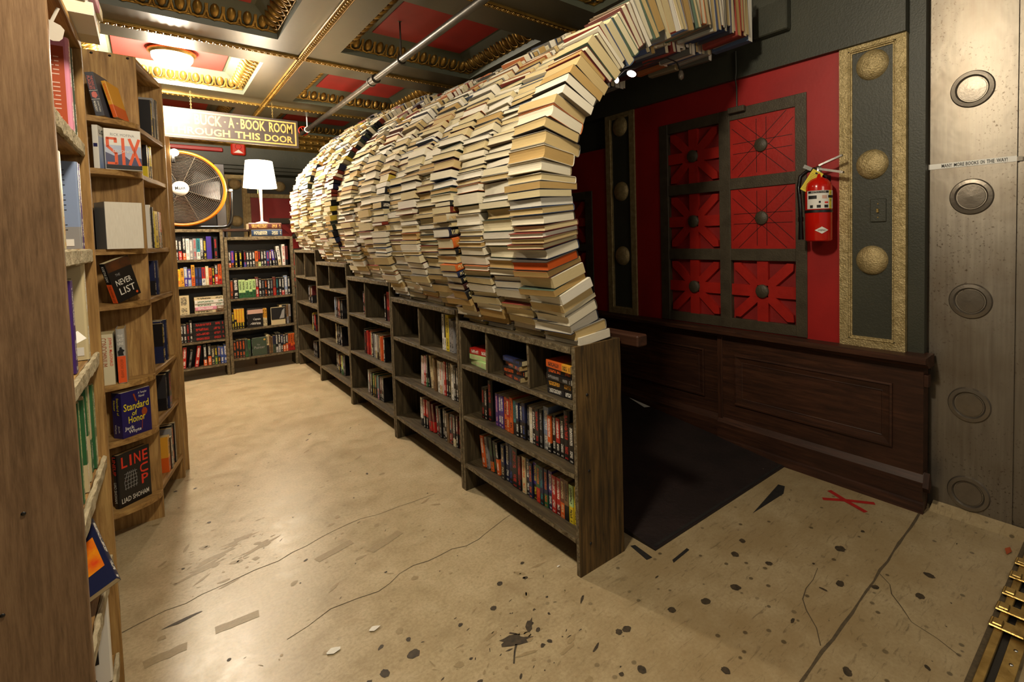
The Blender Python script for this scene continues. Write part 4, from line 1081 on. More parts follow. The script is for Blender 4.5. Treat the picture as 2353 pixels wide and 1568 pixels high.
# the corner case with rounded end shelves
PX, PY = 0.0, 3.345
t_ = thing('corner_bookcase', 'brown pine bookcase with rounded end shelves beyond the near bookcase', 'bookcase', (PX, PY, 0))
ZC = [2.015, 1.775, 1.40, 1.14, .76, .49, .15]
b = B(); plank(b, -.34, 0, 0, .022, 0, 2.357, 'z', .0008, .002); b.build('end_panel', 'brown_wood_z', t_)
for k in range(3):
    b = B(); b.lathe([(.006, 0), (.005, .002), (.001, .003)], 10, M=Matrix.Translation((-.03 - .065 * k, 0, 2.343)) @ Matrix.Rotation(PI / 2, 4, 'X')); b.build('screw_head', 'black', t_)
for z in ZC:
    pr = [(-.30, -.0005)] + [(-.30 + .30 * math.cos(a), -.0005 - .178 * math.sin(a)) for a in [PI / 2 - PI / 2 * k / 14 for k in range(15)]]
    pr = [(-.335, -.0005), (-.335, -.178)] + pr[1:]
    b = B(); b.prism(pr, z - .026, z, 'z'); b.build('rounded_shelf', 'brown_wood_x', t_)
e2 = Vector((.11, .485, 0)); L2 = e2.length; e2.normalize(); v2 = Vector((-e2.y, e2.x, 0)); rz2 = math.atan2(e2.y, e2.x)
M2 = Matrix.Translation((0, .022, 0)) @ Matrix.Rotation(rz2, 4, 'Z')
def bd(nm, mat, *a, **k):
    q = B(); plank(q, *a, **k); q.build(nm, mat, t_, mw=M2)
bd('side_panel', 'brown_wood_z', L2 - .024, L2, 0, .28, 0, 2.36, long='z')
bd('top_board', 'brown_wood_x', .004, L2 - .025, .002, .28, 2.338, 2.358, long='x')
for z in ZC: bd('shelf', 'brown_wood_x', .006, L2 - .025, .004, .28, z - .024, z, long='x', jit=.0016)
bd('back_board', 'brown_wood_x', .004, L2 - .025, .281, .288, .1, 2.33, long='x')
f2 = frame((PX, PY + .022, 0), (e2.x, e2.y), (v2.x, v2.y))
W2 = 'shelf of the corner bookcase'
def r2_(k, u, s, nm, h0=200, d=.13, ins=.05): row(f2, u, ZC[k] + .0005, s, f'on the {nm} {W2}', f'books on the {nm} {W2}', h0, d, ins, umax=.46)
r2_(0, .27, 'kky30h195 ekk34h225 dke30h215', 'top', 200, .14, .004); r2_(1, .25, 'kyy22 kky22 ykw20', 'second', 190, .13, .03)
r2_(2, .14, 'wwk18h230 kkw20h225 yyk60h200 pkw18h205 wwr26h200 rkw22', 'third', 210, .14, .006); r2_(3, .22, 'nkw24 nne26 dkb24', 'fourth', 190, .13, .02)
r2_(4, .22, 'kny22 nnw50h230H nne24h230 omk18h225', 'fifth', 225, .14, .006); r2_(5, .24, 'dke26 knr40h210 rrk18h210', 'sixth', 205, .13, .006)
r2_(6, .20, 'fof34h200 kkw30h185 ewk22h220 kko28h230H kke24h230', 'bottom', 200, .15, .004)
# its display books: faced out on the rounded shelves
def disp(p, ang, t_, d, h, label, col, tone=None, lean=0, hard=False, page=None, spine_out=False, nm=''):
    """p: base corner where spine and front cover meet; ang: direction of the cover's lower edge"""
    Y = Vector((math.cos(ang), math.sin(ang), 0)); X = Y.cross(UP); Z = UP.copy()
    if lean:
        rot = Matrix.Rotation(lean, 3, X); Y = rot @ Y; Z = rot @ Z
    t_, d, h = q_(t_, .004), q_(d, .01), q_(h, .01)
    o_ = Vector(p) - X * (t_ / 2) + Y * (d / 2)
    e = book('display_book', label, 'display books on the rounded shelves', mat4(X, Y, Z, o_), t_, d, h, col, tone or col, 'w', hard, page)
    c = [o for o in e.children if o.name.startswith('cover')][0]
    c['ink'] = c['tone'] if tone else tuple(c.color)[:3]
    return e, t_, d, h
YR, SR_ = (0, 1, 0), (0, 0, 1)
# lowest: black hardback
e, T, D, H = disp((-.163, 3.222, .1505), .66, .032, .15, .265, 'black hardback with big red lettering and grey line drawing on lowest rounded shelf', 'k', hard=True)
x = T / 2 + .0004
for c_, u_, w_ in (('L', -.043, .026), ('I', -.014, .009), ('N', .017, .030), ('E', .053, .025)): text(c_, e, 'ink_red', (x, u_, H * .83), YR, SR_, w_, .054, bold=.012)
text('U', e, 'ink_red', (x, .045, H * .59), (0, 0, -1), (0, 1, 0), .046, .038, bold=.012); text('P', e, 'ink_red', (x, .047, H * .38), YR, SR_, .032, .048, bold=.012)
text('LIAD', e, 'ink_white', (x, -.042, H * .12), YR, SR_, .042, .024, bold=.006); text('SHOHAM', e, 'ink_white', (x, .024, H * .12), YR, SR_, .076, .024, bold=.006)
b = B()
for k in range(5): b.tube([(x, -.042 + .012 * k, H * .30), (x, -.046 + .014 * k, H * .45), (x, -.03 + .008 * k, H * .63)], .0012, 4)
for k in range(5): b.tube([(x, -.046, H * (.32 + .07 * k)), (x, .012, H * (.34 + .065 * k))], .0011, 4)
b.build('cover_drawing', 'ink_grey', e)
text('LINEUP', e, 'ink_red', (0, -D / 2 - .0004, H * .80), (0, 0, -1), (1, 0, 0), .09, .018, bold=.01); text('LIAD SHOHAM', e, 'ink_white', (0, -D / 2 - .0004, H * .30), (0, 0, -1), (1, 0, 0), .10, .015)
# purple-blue thick paperback
e, T, D, H = disp((-.133, 3.205, .4905), .62, .060, .13, .225, 'thick indigo paperback with yellow title on the second rounded shelf from the floor', '#231a5c')
x = T / 2 + .0004
text('A Templar', e, 'ink_white', (x, .03, H * .91), YR, SR_, .04, .014); text('Novel', e, 'ink_white', (x, .025, H * .84), YR, SR_, .025, .012)
text('Standard', e, 'ink_yellow', (x, .0, H * .66), YR, SR_, .112, .036, bold=.012); text('of', e, 'ink_yellow', (x, -.01, H * .50), YR, SR_, .022, .024, bold=.012)
text('Honor', e, 'ink_yellow', (x, .0, H * .37), YR, SR_, .075, .034, bold=.012); text('Jack', e, 'ink_white', (x, -.035, H * .19), YR, SR_, .042, .022, bold=.01); text('Whyte', e, 'ink_white', (x, -.012, H * .10), YR, SR_, .056, .022, bold=.01)
b = B(); b.lathe([(.013, 0), (.001, .0003)], 12, M=Matrix.Translation((x, .035, H * .47)) @ Matrix.Rotation(PI / 2, 4, 'Y') @ Matrix.Diagonal((1.5, 1, 1, 1))); b.tube([(x, .02, H * .1), (x, .03, H * .6)], .0015, 4); b.tube([(x, .0, H * .75), (x, -.01, H * .92)], .004, 5); b.build('cover_figure', 'ink_rust', e)
ys = -D / 2 - .0004
text('Standard of', e, 'ink_yellow', (.008, ys, H * .70), (0, 0, -1), (1, 0, 0), .085, .014, bold=.01); text('Honor', e, 'ink_yellow', (-.013, ys, H * .72), (0, 0, -1), (1, 0, 0), .05, .013, bold=.01)
text('Jack', e, 'ink_white', (.008, ys, H * .20), (0, 0, -1), (1, 0, 0), .035, .012, bold=.01); text('Whyte', e, 'ink_white', (-.013, ys, H * .20), (0, 0, -1), (1, 0, 0), .045, .012, bold=.01)
# fifth level: two spines outwards
e, T, D, H = disp((-.146, 3.205, .7605), 1.55, .050, .13, .245, 'cream paperback, spine with rust lettering, on the middle rounded shelf', '#d9cfae')
ys = -D / 2 - .0004
text('CONDOMINIUM', e, 'ink_rust', (-.010, ys, H * .65), (0, 0, -1), (1, 0, 0), .135, .021, bold=.0); text('JOHN D. MacDONALD', e, 'ink_red', (.013, ys, H * .65), (0, 0, -1), (1, 0, 0), .135, .014, bold=.005)
e, T, D, H = disp((-.104, 3.200, .7605), 1.55, .034, .14, .255, 'grey and orange hardback, soldier on its spine, on the middle rounded shelf', '#a9a7a2', hard=True)
ys = -D / 2 - .0006
b = B(); b.box(-T / 2 + .001, T / 2 - .001, ys - .0002, ys + .001, .003, H * .50); b.build('spine_band', 'ink_orange', e)
text('THE', e, 'ink_white', (0, ys, H * .87), (1, 0, 0), SR_, .019, .013, bold=.01); text('LAST', e, 'ink_white', (0, ys, H * .80), (1, 0, 0), SR_, .023, .013, bold=.01); text('LINE', e, 'ink_white', (0, ys, H * .73), (1, 0, 0), SR_, .021, .013, bold=.01)
b = B(); b.prism([(-.010, H * .51), (.009, H * .51), (.007, H * .57), (.013, H * .60), (.004, H * .63), (.002, H * .67), (-.005, H * .66), (-.006, H * .62), (-.012, H * .59)], ys - .0004, ys, 'y'); b.build('spine_figure', 'ink_black', e)
text('ANTHONY SHAFFER', e, 'ink_rust', (0, ys - .0003, H * .27), (0, 0, -1), (1, 0, 0), .09, .011)
# fourth level: leaning black paperback
e, T, D, H = disp((-.118, 3.205, 1.1408), .85, .026, .13, .205, 'black paperback leaning back, lower spine orange, on the fourth rounded shelf', 'k', lean=.30)
x = T / 2 + .0004; ys = -D / 2 - .0006
text('THE', e, 'ink_grey', (x, -.02, H * .65), YR, SR_, .025, .012); text('NEVER', e, 'ink_white', (x, .0, H * .46), YR, SR_, .085, .028, bold=.006); text('LIST', e, 'ink_white', (x, .005, H * .24), YR, SR_, .085, .034, bold=.004)
b = B(); b.box(x - .0005, x - .0001, -D / 2 + .004, D / 2, H * .76, H - .002); b.build('cover_photo', 'dusk_print', e)
b = B(); b.lathe([(.006, 0), (.001, .0003)], 12, M=Matrix.Translation((x, .048, H * .08)) @ Matrix.Rotation(PI / 2, 4, 'Y')); b.build('publisher_mark', 'ink_orange', e)
b = B(); b.box(-T / 2 + .0005, T / 2 - .0005, ys, ys + .001, .002, H * .48); b.build('spine_band', 'ink_orange', e)
text('KOETHI ZAN', e, 'ink_white', (0, ys, H * .74), (0, 0, -1), (1, 0, 0), .075, .011, bold=.005); text('THE NEVER LIST', e, 'ink_rust', (0, ys - .0004, H * .24), (0, 0, -1), (1, 0, 0), .085, .010)
# third level: thick page block outwards, dark books behind it
q = Vector((-.178, 3.26, 1.4005))
e = book('display_book', 'thick book turned so that its white page edges face out, below the red lettered one', 'display books on the rounded shelves', mat4(Vector((-math.cos(.35), -math.sin(.35), 0)), Vector((math.sin(.35), -math.cos(.35), 0)), UP, q + Vector((.080, -.006, 0))), .14, .12, .225, 'e', 'e', 'w', False, '#eee8da')
e, T, D, H = disp((-.195, 3.245, 1.4005), 1.5, .028, .13, .20, 'dark book with green spine marks tucked beside the white page block', 'k'); 
# second level: white spined book and faced-out cover
e, T, D, H = disp((-.150, 3.200, 1.7755), 1.30, .020, .12, .195, 'white spined paperback beside the faced-out cover with huge red letters', 'w')
b = B(); b.box(T / 2 + .0002, T / 2 + .0006, -D / 2 + .004, D / 2, .002, H - .05); b.build('cover_photo', 'sky_print', e)
text('LOST', e, 'ink_black', (T / 2 + .0004, .0, H * .86), YR, SR_, .09, .02, bold=.01)
b = B(); b.box(-T / 2 + .003, T / 2 - .003, -D / 2 - .0012, -D / 2, H * .5, H * .58); b.build('spine_mark', 'navy_print', e)
e, T, D, H = disp((-.130, 3.205, 1.7755), .12, .050, .13, .19, 'white paperback faced out with huge red letters over blue hills', 'w', page='#f0e8d4')
x = T / 2 + .0004
b = B(); b.box(x - .0003, x - .0001, -D / 2 + .002, D / 2, .024, H * .60); b.build('sky_picture', 'sky_print', e)
b = B(); b.prism([(-D / 2 + .002, .02), (D / 2, .02), (D / 2, H * .30), (.045, H * .34), (.02, H * .26), (-.005, H * .40), (-.03, H * .33), (-D / 2 + .002, H * .42)], x - .0001, x, 'x'); b.build('hill_picture', 'navy_print', e)
b = B(); b.box(x - .0002, x + .0001, -D / 2 + .002, D / 2, .002, .022); b.build('cover_band', 'ink_black', e)
text('RICK MOFINA', e, 'ink_grey', (x, .0, H * .86), YR, SR_, .085, .013)
x += .0004
b = B(); w_ = .011
def stroke(*pts): 
    for p_, n_ in zip(pts, pts[1:]):
        d_ = Vector((n_[0] - p_[0], n_[1] - p_[1])).normalized() * .0035; a_ = Vector((-d_.y, d_.x)) * 1.6
        c_ = [Vector(p_) - d_ + a_, Vector(p_) - d_ - a_, Vector(n_) + d_ - a_, Vector(n_) + d_ + a_]
        b.add([(x, k.x, k.y) for k in c_], [(0, 1, 2, 3)])
stroke((-.026, H * .68), (-.026, H * .76), (-.054, H * .76), (-.054, H * .56), (-.026, H * .40), (-.026, H * .15), (-.054, H * .15)); stroke((0, H * .77), (0, H * .14)); stroke((.024, H * .77), (.058, H * .14)); stroke((.058, H * .77), (.022, H * .14))
b.build('title_letters', 'ink_orange', e)
text('SECONDS', e, 'ink_white', (x + .0004, .0, H * .455), YR, SR_, .075, .011, bold=.01)
# top level: two leaning books
e, T, D, H = disp((-.122, 3.200, 2.0165), 1.25, .030, .13, .205, 'grey spined paperback with pink lettering leaning on the top rounded shelf', '#55555c', lean=0)
e.matrix_basis = e.matrix_basis @ Matrix.Rotation(-.16, 4, 'Y'); e.location.z += .003
ys = -D / 2 - .0006
text('THE KING OF', e, 'ink_pink', (.005, ys, H * .76), (0, 0, -1), (1, 0, 0), .062, .009, bold=.01); text('PLAGUES', e, 'ink_pink', (-.006, ys, H * .76), (0, 0, -1), (1, 0, 0), .062, .010, bold=.01)
text('JONATHAN', e, 'ink_white', (.005, ys, H * .22), (0, 0, -1), (1, 0, 0), .050, .009, bold=.01); text('MABERRY', e, 'ink_white', (-.006, ys, H * .22), (0, 0, -1), (1, 0, 0), .050, .009, bold=.01)
b = B(); b.prism([(-.010, H * .44), (.002, H * .40), (.011, H * .46), (.008, H * .54), (0, H * .56), (-.009, H * .53)], ys - .0003, ys, 'y'); b.build('spine_mark', 'ink_pink', e)
b = B(); b.box(-T / 2 + .001, T / 2 - .001, ys - .0003, ys, H * .575, H * .585); b.box(-T / 2 + .001, T / 2 - .001, ys - .0003, ys, H * .375, H * .385); b.build('spine_rule', 'ink_white', e)
e, T, D, H = disp((-.078, 3.205, 2.0165), 1.25, .016, .13, .17, 'flame coloured paperback leaning behind the grey spined one', 'f', 'o'); e.matrix_basis = e.matrix_basis @ Matrix.Rotation(-.22, 4, 'Y'); e.location.z += .004

# the case beyond it, seen on edge
t_ = thing('tall_bookcase', 'brown bookcase beyond the corner bookcase, only its raw side edge showing', 'bookcase', (.134, 3.955, 0), math.radians(92))
for a in (0, .75):
    b = B(); plank(b, a, a + .024, 0, .28, 0, 2.08, 'z', .0015); b.build('side_panel', 'brown_wood_z', t_)
b = B(); plank(b, .025, .749, 0, .28, 2.05, 2.075, 'x'); b.build('top_board', 'brown_wood_x', t_)
for z in (.15, .5, .85, 1.2, 1.55, 1.8):
    b = B(); plank(b, .025, .749, 0, .28, z - .024, z, 'x'); b.build('shelf', 'brown_wood_x', t_)

# ------------------------------------------------------------------ hanging sign
t_ = thing('hanging_sign', 'long dark hanging sign with gold border and lettering above the fan and lamp', 'sign', (.765, 6.42, 2.50))
hw, hh = .605, .152; zc = .152
b = B(); b.box(-hw, hw, 0, .028, 0, 2 * hh, bev=.002); b.build('board', 'sign_face', t_)
b = B(); k0, k1 = .022, .036
for (xa, xb, za, zb) in ((-hw + k0, hw - k0, k0, k1), (-hw + k0, hw - k0, 2 * hh - k1, 2 * hh - k0), (-hw + k0, -hw + k1, k1, 2 * hh - k1), (hw - k1, hw - k0, k1, 2 * hh - k1)): b.box(xa, xb, -.0012, 0, za, zb)
b.build('border', 'sign_gold', t_)
def ln(words, z, h, x0, x1, bold):
    tot = sum(w for _, w in words); x = x0
    for s_, w in words:
        wd = (x1 - x0) * w / tot
        if s_: text(s_, t_, 'sign_gold', (x + wd / 2, -.0014, z), (1, 0, 0), (0, 0, 1), wd, h if s_ != '·' else .016, bold=bold)
        x += wd
ln([('THE', .16), ('', .04), ('BUCK', .22), ('', .02), ('·', .016), ('', .02), ('A', .05), ('', .02), ('·', .016), ('', .02), ('BOOK', .22), ('', .035), ('ROOM', .22)], .205, .108, -.545, .545, .02)
ln([('THROUGH', .46), ('', .04), ('THIS', .21), ('', .04), ('DOOR', .25)], .085, .074, -.545, .545, .02)
for x in (-.36, .36):
    b = B(); pts = []
    for k in range(12):
        zz = .305 + k * .0155
        b.tube([(x + .006 * math.cos(a) * (k % 2), .014 + .006 * math.cos(a) * (1 - k % 2), zz + .010 * math.sin(a)) for a in [2 * PI * j / 8 for j in range(8)]], .0014, 4, closed=True)
    b.build('chain', 'brass', t_)

# ------------------------------------------------------------------ lamp, books beneath, fan
bk = frame((.87, 6.57, 0), (1, 0), (0, 1))
zt = 1.4985
def flat(u, h, t_, d, col, label, ink, z, ang=0):
    O, du, dv = bk
    Z = -(du * math.cos(ang) + dv * math.sin(ang)); Y = Z.cross(UP)
    return book('thick_book', label, 'thick books under the table lamp', mat4(UP, Y, Z, O + du * u + dv * .09 + UP * (z + t_ / 2) - Z * h / 2), t_, d, h, col, col, ink, True)
flat(.165, .30, .080, .17, '#1f3350', 'thick blue cloth volume lying under the table lamp', '#b8b090', zt)
flat(.150, .32, .072, .17, '#4a201c', 'thick brown leather volume lying on the blue one', '#b08a4a', zt + .081, .03)
t_ = thing('table_lamp', 'lit table lamp with white drum shade standing on two thick volumes', 'lamp', (1.005, 6.66, zt + .1545))
b = B(); b.lathe([(.001, 0), (.062, 0), (.062, .008), (.03, .015), (.014, .02), (.012, .05), (.014, .25), (.017, .40), (.012, .42), (.001, .43)], 24); b.build('stem', 'ink_tan', t_)
b = B(); b.lathe([(.165, .40), (.132, .70)], 36); b.lathe([(.163, .40), (.13, .70)][::-1], 36); b.build('shade', 'shade_glow', t_)
b = B(); b.lathe([(.012, .42), (.02, .44), (.02, .48), (.012, .49)], 14); b.tube([(-.03, -.02, .33), (-.03, -.02, .43)], .002, 5); b.build('socket', 'brass', t_)
t_ = thing('drum_fan', 'large drum fan with orange rim on black tube stand above the back bookcase', 'fan', (.30, 6.665, 1.59), -.12)
FZ = .415; Tm = Matrix.Translation((0, 0, FZ)) @ Matrix.Rotation(PI / 2, 4, 'X')
def circ(r, y, n=64): return [(r * math.cos(2 * PI * k / n), y, FZ + r * math.sin(2 * PI * k / n)) for k in range(n)]
b = B(); b.tube(circ(.375, -.10), .016, 8, closed=True); b.build('rim', 'orange_steel', t_)
b = B(); b.lathe([(.365, .10), (.375, .0), (.365, -.10)], 48, M=Tm); b.lathe([(.36, -.10), (.36, .10)], 48, M=Tm); b.build('drum', 'orange_steel', t_)
b = B()
for k in range(20): b.tube(circ(.075 + k * .0148, -.115 - .02 * math.cos(k / 20 * PI / 2), 56), .0016, 4, closed=True)
for k in range(8):
    a = k * PI / 4 + .4; b.tube([(.06 * math.cos(a), -.132, FZ + .06 * math.sin(a)), (.2 * math.cos(a), -.125, FZ + .2 * math.sin(a)), (.372 * math.cos(a), -.10, FZ + .372 * math.sin(a))], .0028, 5)
b.build('guard', 'wire_grey', t_)
b = B(); b.lathe([(.072, .125), (.070, .138), (.001, .140)], 28, M=Tm); hub = b.build('hub_badge', 'white_gloss', t_)
text('Maxx', hub, 'ink_black', (0, -.1405, FZ + .005), (1, 0, .12), (-.12, 0, 1), .085, .036, bold=.015)
b = B(); b.lathe([(.06, -.07), (.06, .05), (.001, .05)], 20, M=Tm); bl = b.build('motor', 'black', t_)
for k in range(4):
    q = B(); vs = []; n = 6
    for i in range(n + 1):
        r = .055 + .29 * i / n
        for sgn in (-1, 1):
            a = k * PI / 2 + sgn * (.42 - .10 * i / n); vs.append((r * math.cos(a), sgn * .05, FZ + r * math.sin(a)))
    q.add(vs, [(2 * i, 2 * i + 1, 2 * i + 3, 2 * i + 2) for i in range(n)], 0, True); q.build('blade', 'black', t_)
b = B(); b.lathe([(.355, -.105), (.001, -.106)], 40, M=Tm); b.build('rear_cover', 'black', t_)
b = B(); r_ = .018
for y in (-.08, .09): b.tube([(-.40, y, .02), (.34, y, .02), (.385, y, .03), (.41, y, .07), (.42, y * .9, .15), (.425, y * .2, FZ - .02)], r_ * .8, 10)
b.tube([(-.40, -.08, .02), (-.40, .09, .02)], r_ * .8, 10)
b.tube([(-.40, -.08, .02), (-.425, -.02, FZ - .02)], r_ * .8, 10)
b.build('stand', 'black_gloss', t_)
b = B(); b.lathe([(.02, -.03), (.02, .03), (.001, .03)], 14, M=Matrix.Translation((.41, -.01, FZ)) @ Matrix.Rotation(PI / 2, 4, 'Y')); b.build('pivot_knob', 'chrome', t_)
t_ = thing('clamp_lamp', 'small bare bulb clamp lamp shining beside the fan on the bookcase edge', 'lamp', (.142, 3.99, 1.93))
b = B(); b.ball((.012, -.03, .056), .022, n=14, k=10); b.build('bulb', 'bulb_glow', t_)
b = B(); b.lathe([(.014, 0), (.014, .04), (.01, .045)], 12); b.build('socket', 'black', t_)
t_ = thing('display_ledge', 'narrow red-brown wooden ledge on posts behind the lamp bookcase', 'ledge', (.66, 6.86, 0))
b = B(); b.box(-.02, .28, 0, .16, 1.565, 1.595, bev=.003); b.build('board', 'wainscot_wood_x', t_)
for x in (.01, .24):
    b = B(); b.box(x, x + .02, .06, .08, 0, 1.564); b.build('post', 'wainscot_wood_z', t_)
b = B(); b.box(-.085, .085, -.04, 0, -.085, .085, bev=.018)
t_ = thing('fire_alarm', 'square red fire alarm sounder on the beam of the back wall', 'alarm', (1.015, 8.31, 2.735))
b.build('housing', 'alarm_red', t_)
b = B(); b.prism([(-.055, -.055), (.055, -.055), (0, -.01)], -.042, -.0405, 'y'); b.build('strobe', 'label_white', t_)
b = B(); b.tube([(.035 * math.cos(a), -.041, .03 + .035 * math.sin(a)) for a in [2 * PI * k / 16 for k in range(16)]], .003, 5, closed=True); b.build('horn_ring', 'red_dark', t_)

# pipe
t_ = thing('sprinkler_pipe', 'long grey steel sprinkler pipe hanging below the coffered ceiling', 'pipe', (1.61, 1.3, 2.85))
b = B(); b.tube([(0, 0, 0), (0, 6.05, 0)], .026, 16); b.build('tube', 'pipe_steel', t_)
b = B(); b.tube([(0, 3.26, 0), (0, 3.36, 0)], .036, 16); b.tube([(0, 3.24, 0), (0, 3.27, 0)], .041, 16); b.tube([(0, 3.35, 0), (0, 3.38, 0)], .041, 16); b.build('coupling', 'pipe_steel', t_)
for y in (.9, 2.66, 5.75):
    b = B(); b.tube([(.032 * math.cos(a), y, .032 * math.sin(a)) for a in [2 * PI * k / 14 for k in range(14)]], .006, 6, closed=True); b.tube([(0, y, .03), (0, y, .305)], .007, 8); b.lathe([(.03, .302), (.03, .309), (.008, .295)], 12, M=Matrix.Translation((0, y, 0))); b.build('hanger', 'pipe_steel' if y < 5 else 'white_gloss', t_)
b = B(); b.tube([(.03 + .055 * math.cos(a), 6.10, .05 + .055 * math.sin(a)) for a in [2 * PI * k / 18 for k in range(18)]], .008, 6, closed=True)
for k in range(3): b.tube([(.03, 6.10, .05), (.03 + .055 * math.cos(k * 2.1), 6.10, .05 + .055 * math.sin(k * 2.1))], .005, 5)
b.build('valve_wheel', 'alarm_red', t_)

# handrail behind the first case
t_ = thing('handrail', 'dark wooden handrail end showing past the end bookcase below the arch', 'rail', (1.555, 1.43, .925))
b = B(); b.box(0, .065, 0, 6.6, 0, .05, bev=.006); b.build('rail', 'wainscot_wood_y', t_)
for y in (.4, 2.4, 4.4, 6.3):
    b = B(); b.box(.02, .045, y, y + .03, -.918, -.0005); b.build('post', 'wainscot_wood_z', t_)

# string of bulbs under the arch
t_ = thing('bulb_string', 'cord with small bulbs hanging inside the book arch, one bulb lit', 'light string', (1.80, 1.70, 2.20))
b = B(); b.tube([(-.06, .02, -.05), (.03, .03, .02), (.09, .02, .035), (.2, .03, .09), (.34, .02, .14), (.44, .03, .14), (.475, .03, .10)], .004, 6); b.build('cord', 'black', t_)
for c_, k_ in (((.045, .0, -.005), (.06, .03, .03)), ((-.06, .0, -.055), (.022, .022, .03))):
    b = B(); b.ball(c_, .5, 0, 10, 8, None, k_); b.build('lit_bulb', 'bulb_pink', t_)
b = B(); b.lathe([(.001, .0), (.014, .01), (.016, .03), (.010, .05)], 12, M=Matrix.Translation((.477, .03, .05))); b.build('unlit_bulb', 'wire_grey', t_)

# things on the right wall
t_ = thing('junction_box', 'green painted electrical box on the beam above the red wall', 'box', (2.849, 1.495, 2.55))
b = B(); b.box(-.05, 0, -.105, .105, 0, .24, bev=.006); b.build('housing', 'green', t_)
b = B(); b.tube([(-.015, .24, -.02), (-.012, .24, -.15), (-.005, .25, -.19)], .006, 6); b.tube([(-.004, .25, -.19), (.022, .258, -.23), (.022, .258, -.36)], .005, 6); b.build('conduit', 'green', t_)
t_ = thing('door_closer', 'brown painted contact box at the top of the lattice door frame', 'box', (2.87, 1.745, 2.158))
b = B(); b.box(-.03, 0, -.055, .058, 0, .036, bev=.003); b.build('housing', 'bronze', t_)
t_ = thing('light_switch', 'green painted switch plate with brass toggle on the gold framed pilaster', 'switch', (2.884, .95, 1.50))
b = B(); b.box(-.008, 0, -.037, .037, -.06, .06, bev=.003); b.build('plate', 'green', t_)
b = B(); b.box(-.018, -.0085, -.005, .005, -.012, .008, bev=.001); b.box(-.0095, -.008, -.003, .003, .030, .036); b.box(-.0095, -.008, -.003, .003, -.040, -.034); b.build('toggle', 'brass', t_)
# fire extinguisher
t_ = thing('fire_extinguisher', 'red fire extinguisher with yellow tag hanging beside the lattice door', 'extinguisher', (2.795, 1.215, 1.345))
r0 = .068
b = B(); b.lathe([(.001, 0), (.062, .0), (r0, .008), (r0, .29), (.062, .315), (.045, .335), (.022, .345), (.02, .365), (.001, .366)], 40); b.build('cylinder', 'ext_red', t_)
a0, a1 = math.radians(150), math.radians(285)
b = B(); b.lathe([(r0 + .0008, .175), (r0 + .0008, .272)], 28, a0=a0, a1=a1); lb = b.build('label', 'label_white', t_)
def arc(za, zb, f0, f1, mat, nm, k=.0016):
    q = B(); q.lathe([(r0 + k, za), (r0 + k, zb)], 14, a0=a0 + (a1 - a0) * f0, a1=a0 + (a1 - a0) * f1); q.build(nm, mat, lb)
arc(.258, .270, .05, .72, 'ink_black', 'title_bar'); arc(.175, .272, .74, .86, 'yellow_tag', 'class_strip'); arc(.228, .246, .06, .34, 'ink_black', 'picture'); arc(.228, .246, .5, .66, 'ink_tan', 'picture'); arc(.232, .246, .70, .95, 'ink_black', 'picture', .0022)
arc(.180, .195, .12, .22, 'ink_black', 'picture'); arc(.180, .195, .34, .46, 'ink_black', 'picture'); arc(.180, .195, .57, .70, 'ink_black', 'picture'); arc(.203, .212, .58, .70, 'ink_red', 'picture'); arc(.205, .216, .40, .46, 'ink_black', 'picture')
b = B(); b.lathe([(r0 + .002, .155), (r0 + .002, .170)], 40); b.build('strap', 'black', t_)
def on_cyl(f, z, k=.003):
    a = a0 + (a1 - a0) * f; return ((r0 + k) * math.cos(a), (r0 + k) * math.sin(a), z), (-math.sin(a), math.cos(a), 0)
for s_, f0, f1, z, h, m_ in (('INSTRUCTIONS', .16, .62, .264, .008, 'ink_white'), ('AMEREX', .36, .62, .060, .009, 'ink_black')):
    for k, ch_ in enumerate(s_):
        f = f0 + (f1 - f0) * (k + .5) / len(s_); p, rt = on_cyl(f, z, .0042)
        w = (f1 - f0) * (a1 - a0) * r0 / len(s_) * .75
        text(ch_, lb, m_, p, rt, (0, 0, 1), w if ch_ != 'I' else w * .35, h, 'letter')
for ch_, z in (('A', .258), ('B', .218), ('C', .188)):
    p, rt = on_cyl(.80, z, .0042); text(ch_, lb, 'ink_black', p, rt, (0, 0, 1), .008, .010, 'letter')
b = B(); n = 12; vs = []
for k in range(n + 1):
    f = .28 + .42 * k / n; p, _ = on_cyl(f, .060, .0022); hh_ = .019 * (1 - abs(2 * k / n - 1)); vs += [(p[0], p[1], .060 - hh_), (p[0], p[1], .060 + hh_)]
b.add(vs, [(2 * k, 2 * k + 2, 2 * k + 3, 2 * k + 1) for k in range(n)]); b.build('maker_badge', 'label_white', t_)
b = B(); b.lathe([(.018, .366), (.018, .40), (.010, .41), (.001, .41)], 16); b.build('valve', 'chrome', t_)
b = B(); b.prism([(-.011, 0), (.011, 0), (.009, .012), (-.009, .012)], 0, .125, 'y', M=Matrix.Translation((-.01, -.01, .385)) @ Matrix.Rotation(PI, 4, 'Z') @ Matrix.Rotation(-.25, 4, 'X')); b.build('carry_handle', 'chrome', t_)
b = B(); b.prism([(-.009, 0), (.009, 0), (.008, .010), (-.008, .010)], 0, .125, 'y', M=Matrix.Translation((-.01, -.01, .405)) @ Matrix.Rotation(PI, 4, 'Z') @ Matrix.Rotation(.32, 4, 'X')); b.build('lever', 'chrome', t_)
b = B(); b.tube([(0, .012, .395), (0, .06, .39), (-.01, .095, .36), (-.02, .10, .30), (-.03, .088, .20), (-.03, .085, .12)], .011, 10); b.tube([(-.03, .085, .135), (-.03, .085, .11)], .014, 10); b.tube([(-.03, .085, .12), (-.03, .084, .01)], [.010, .015], 12); b.build('hose', 'black_gloss', t_)
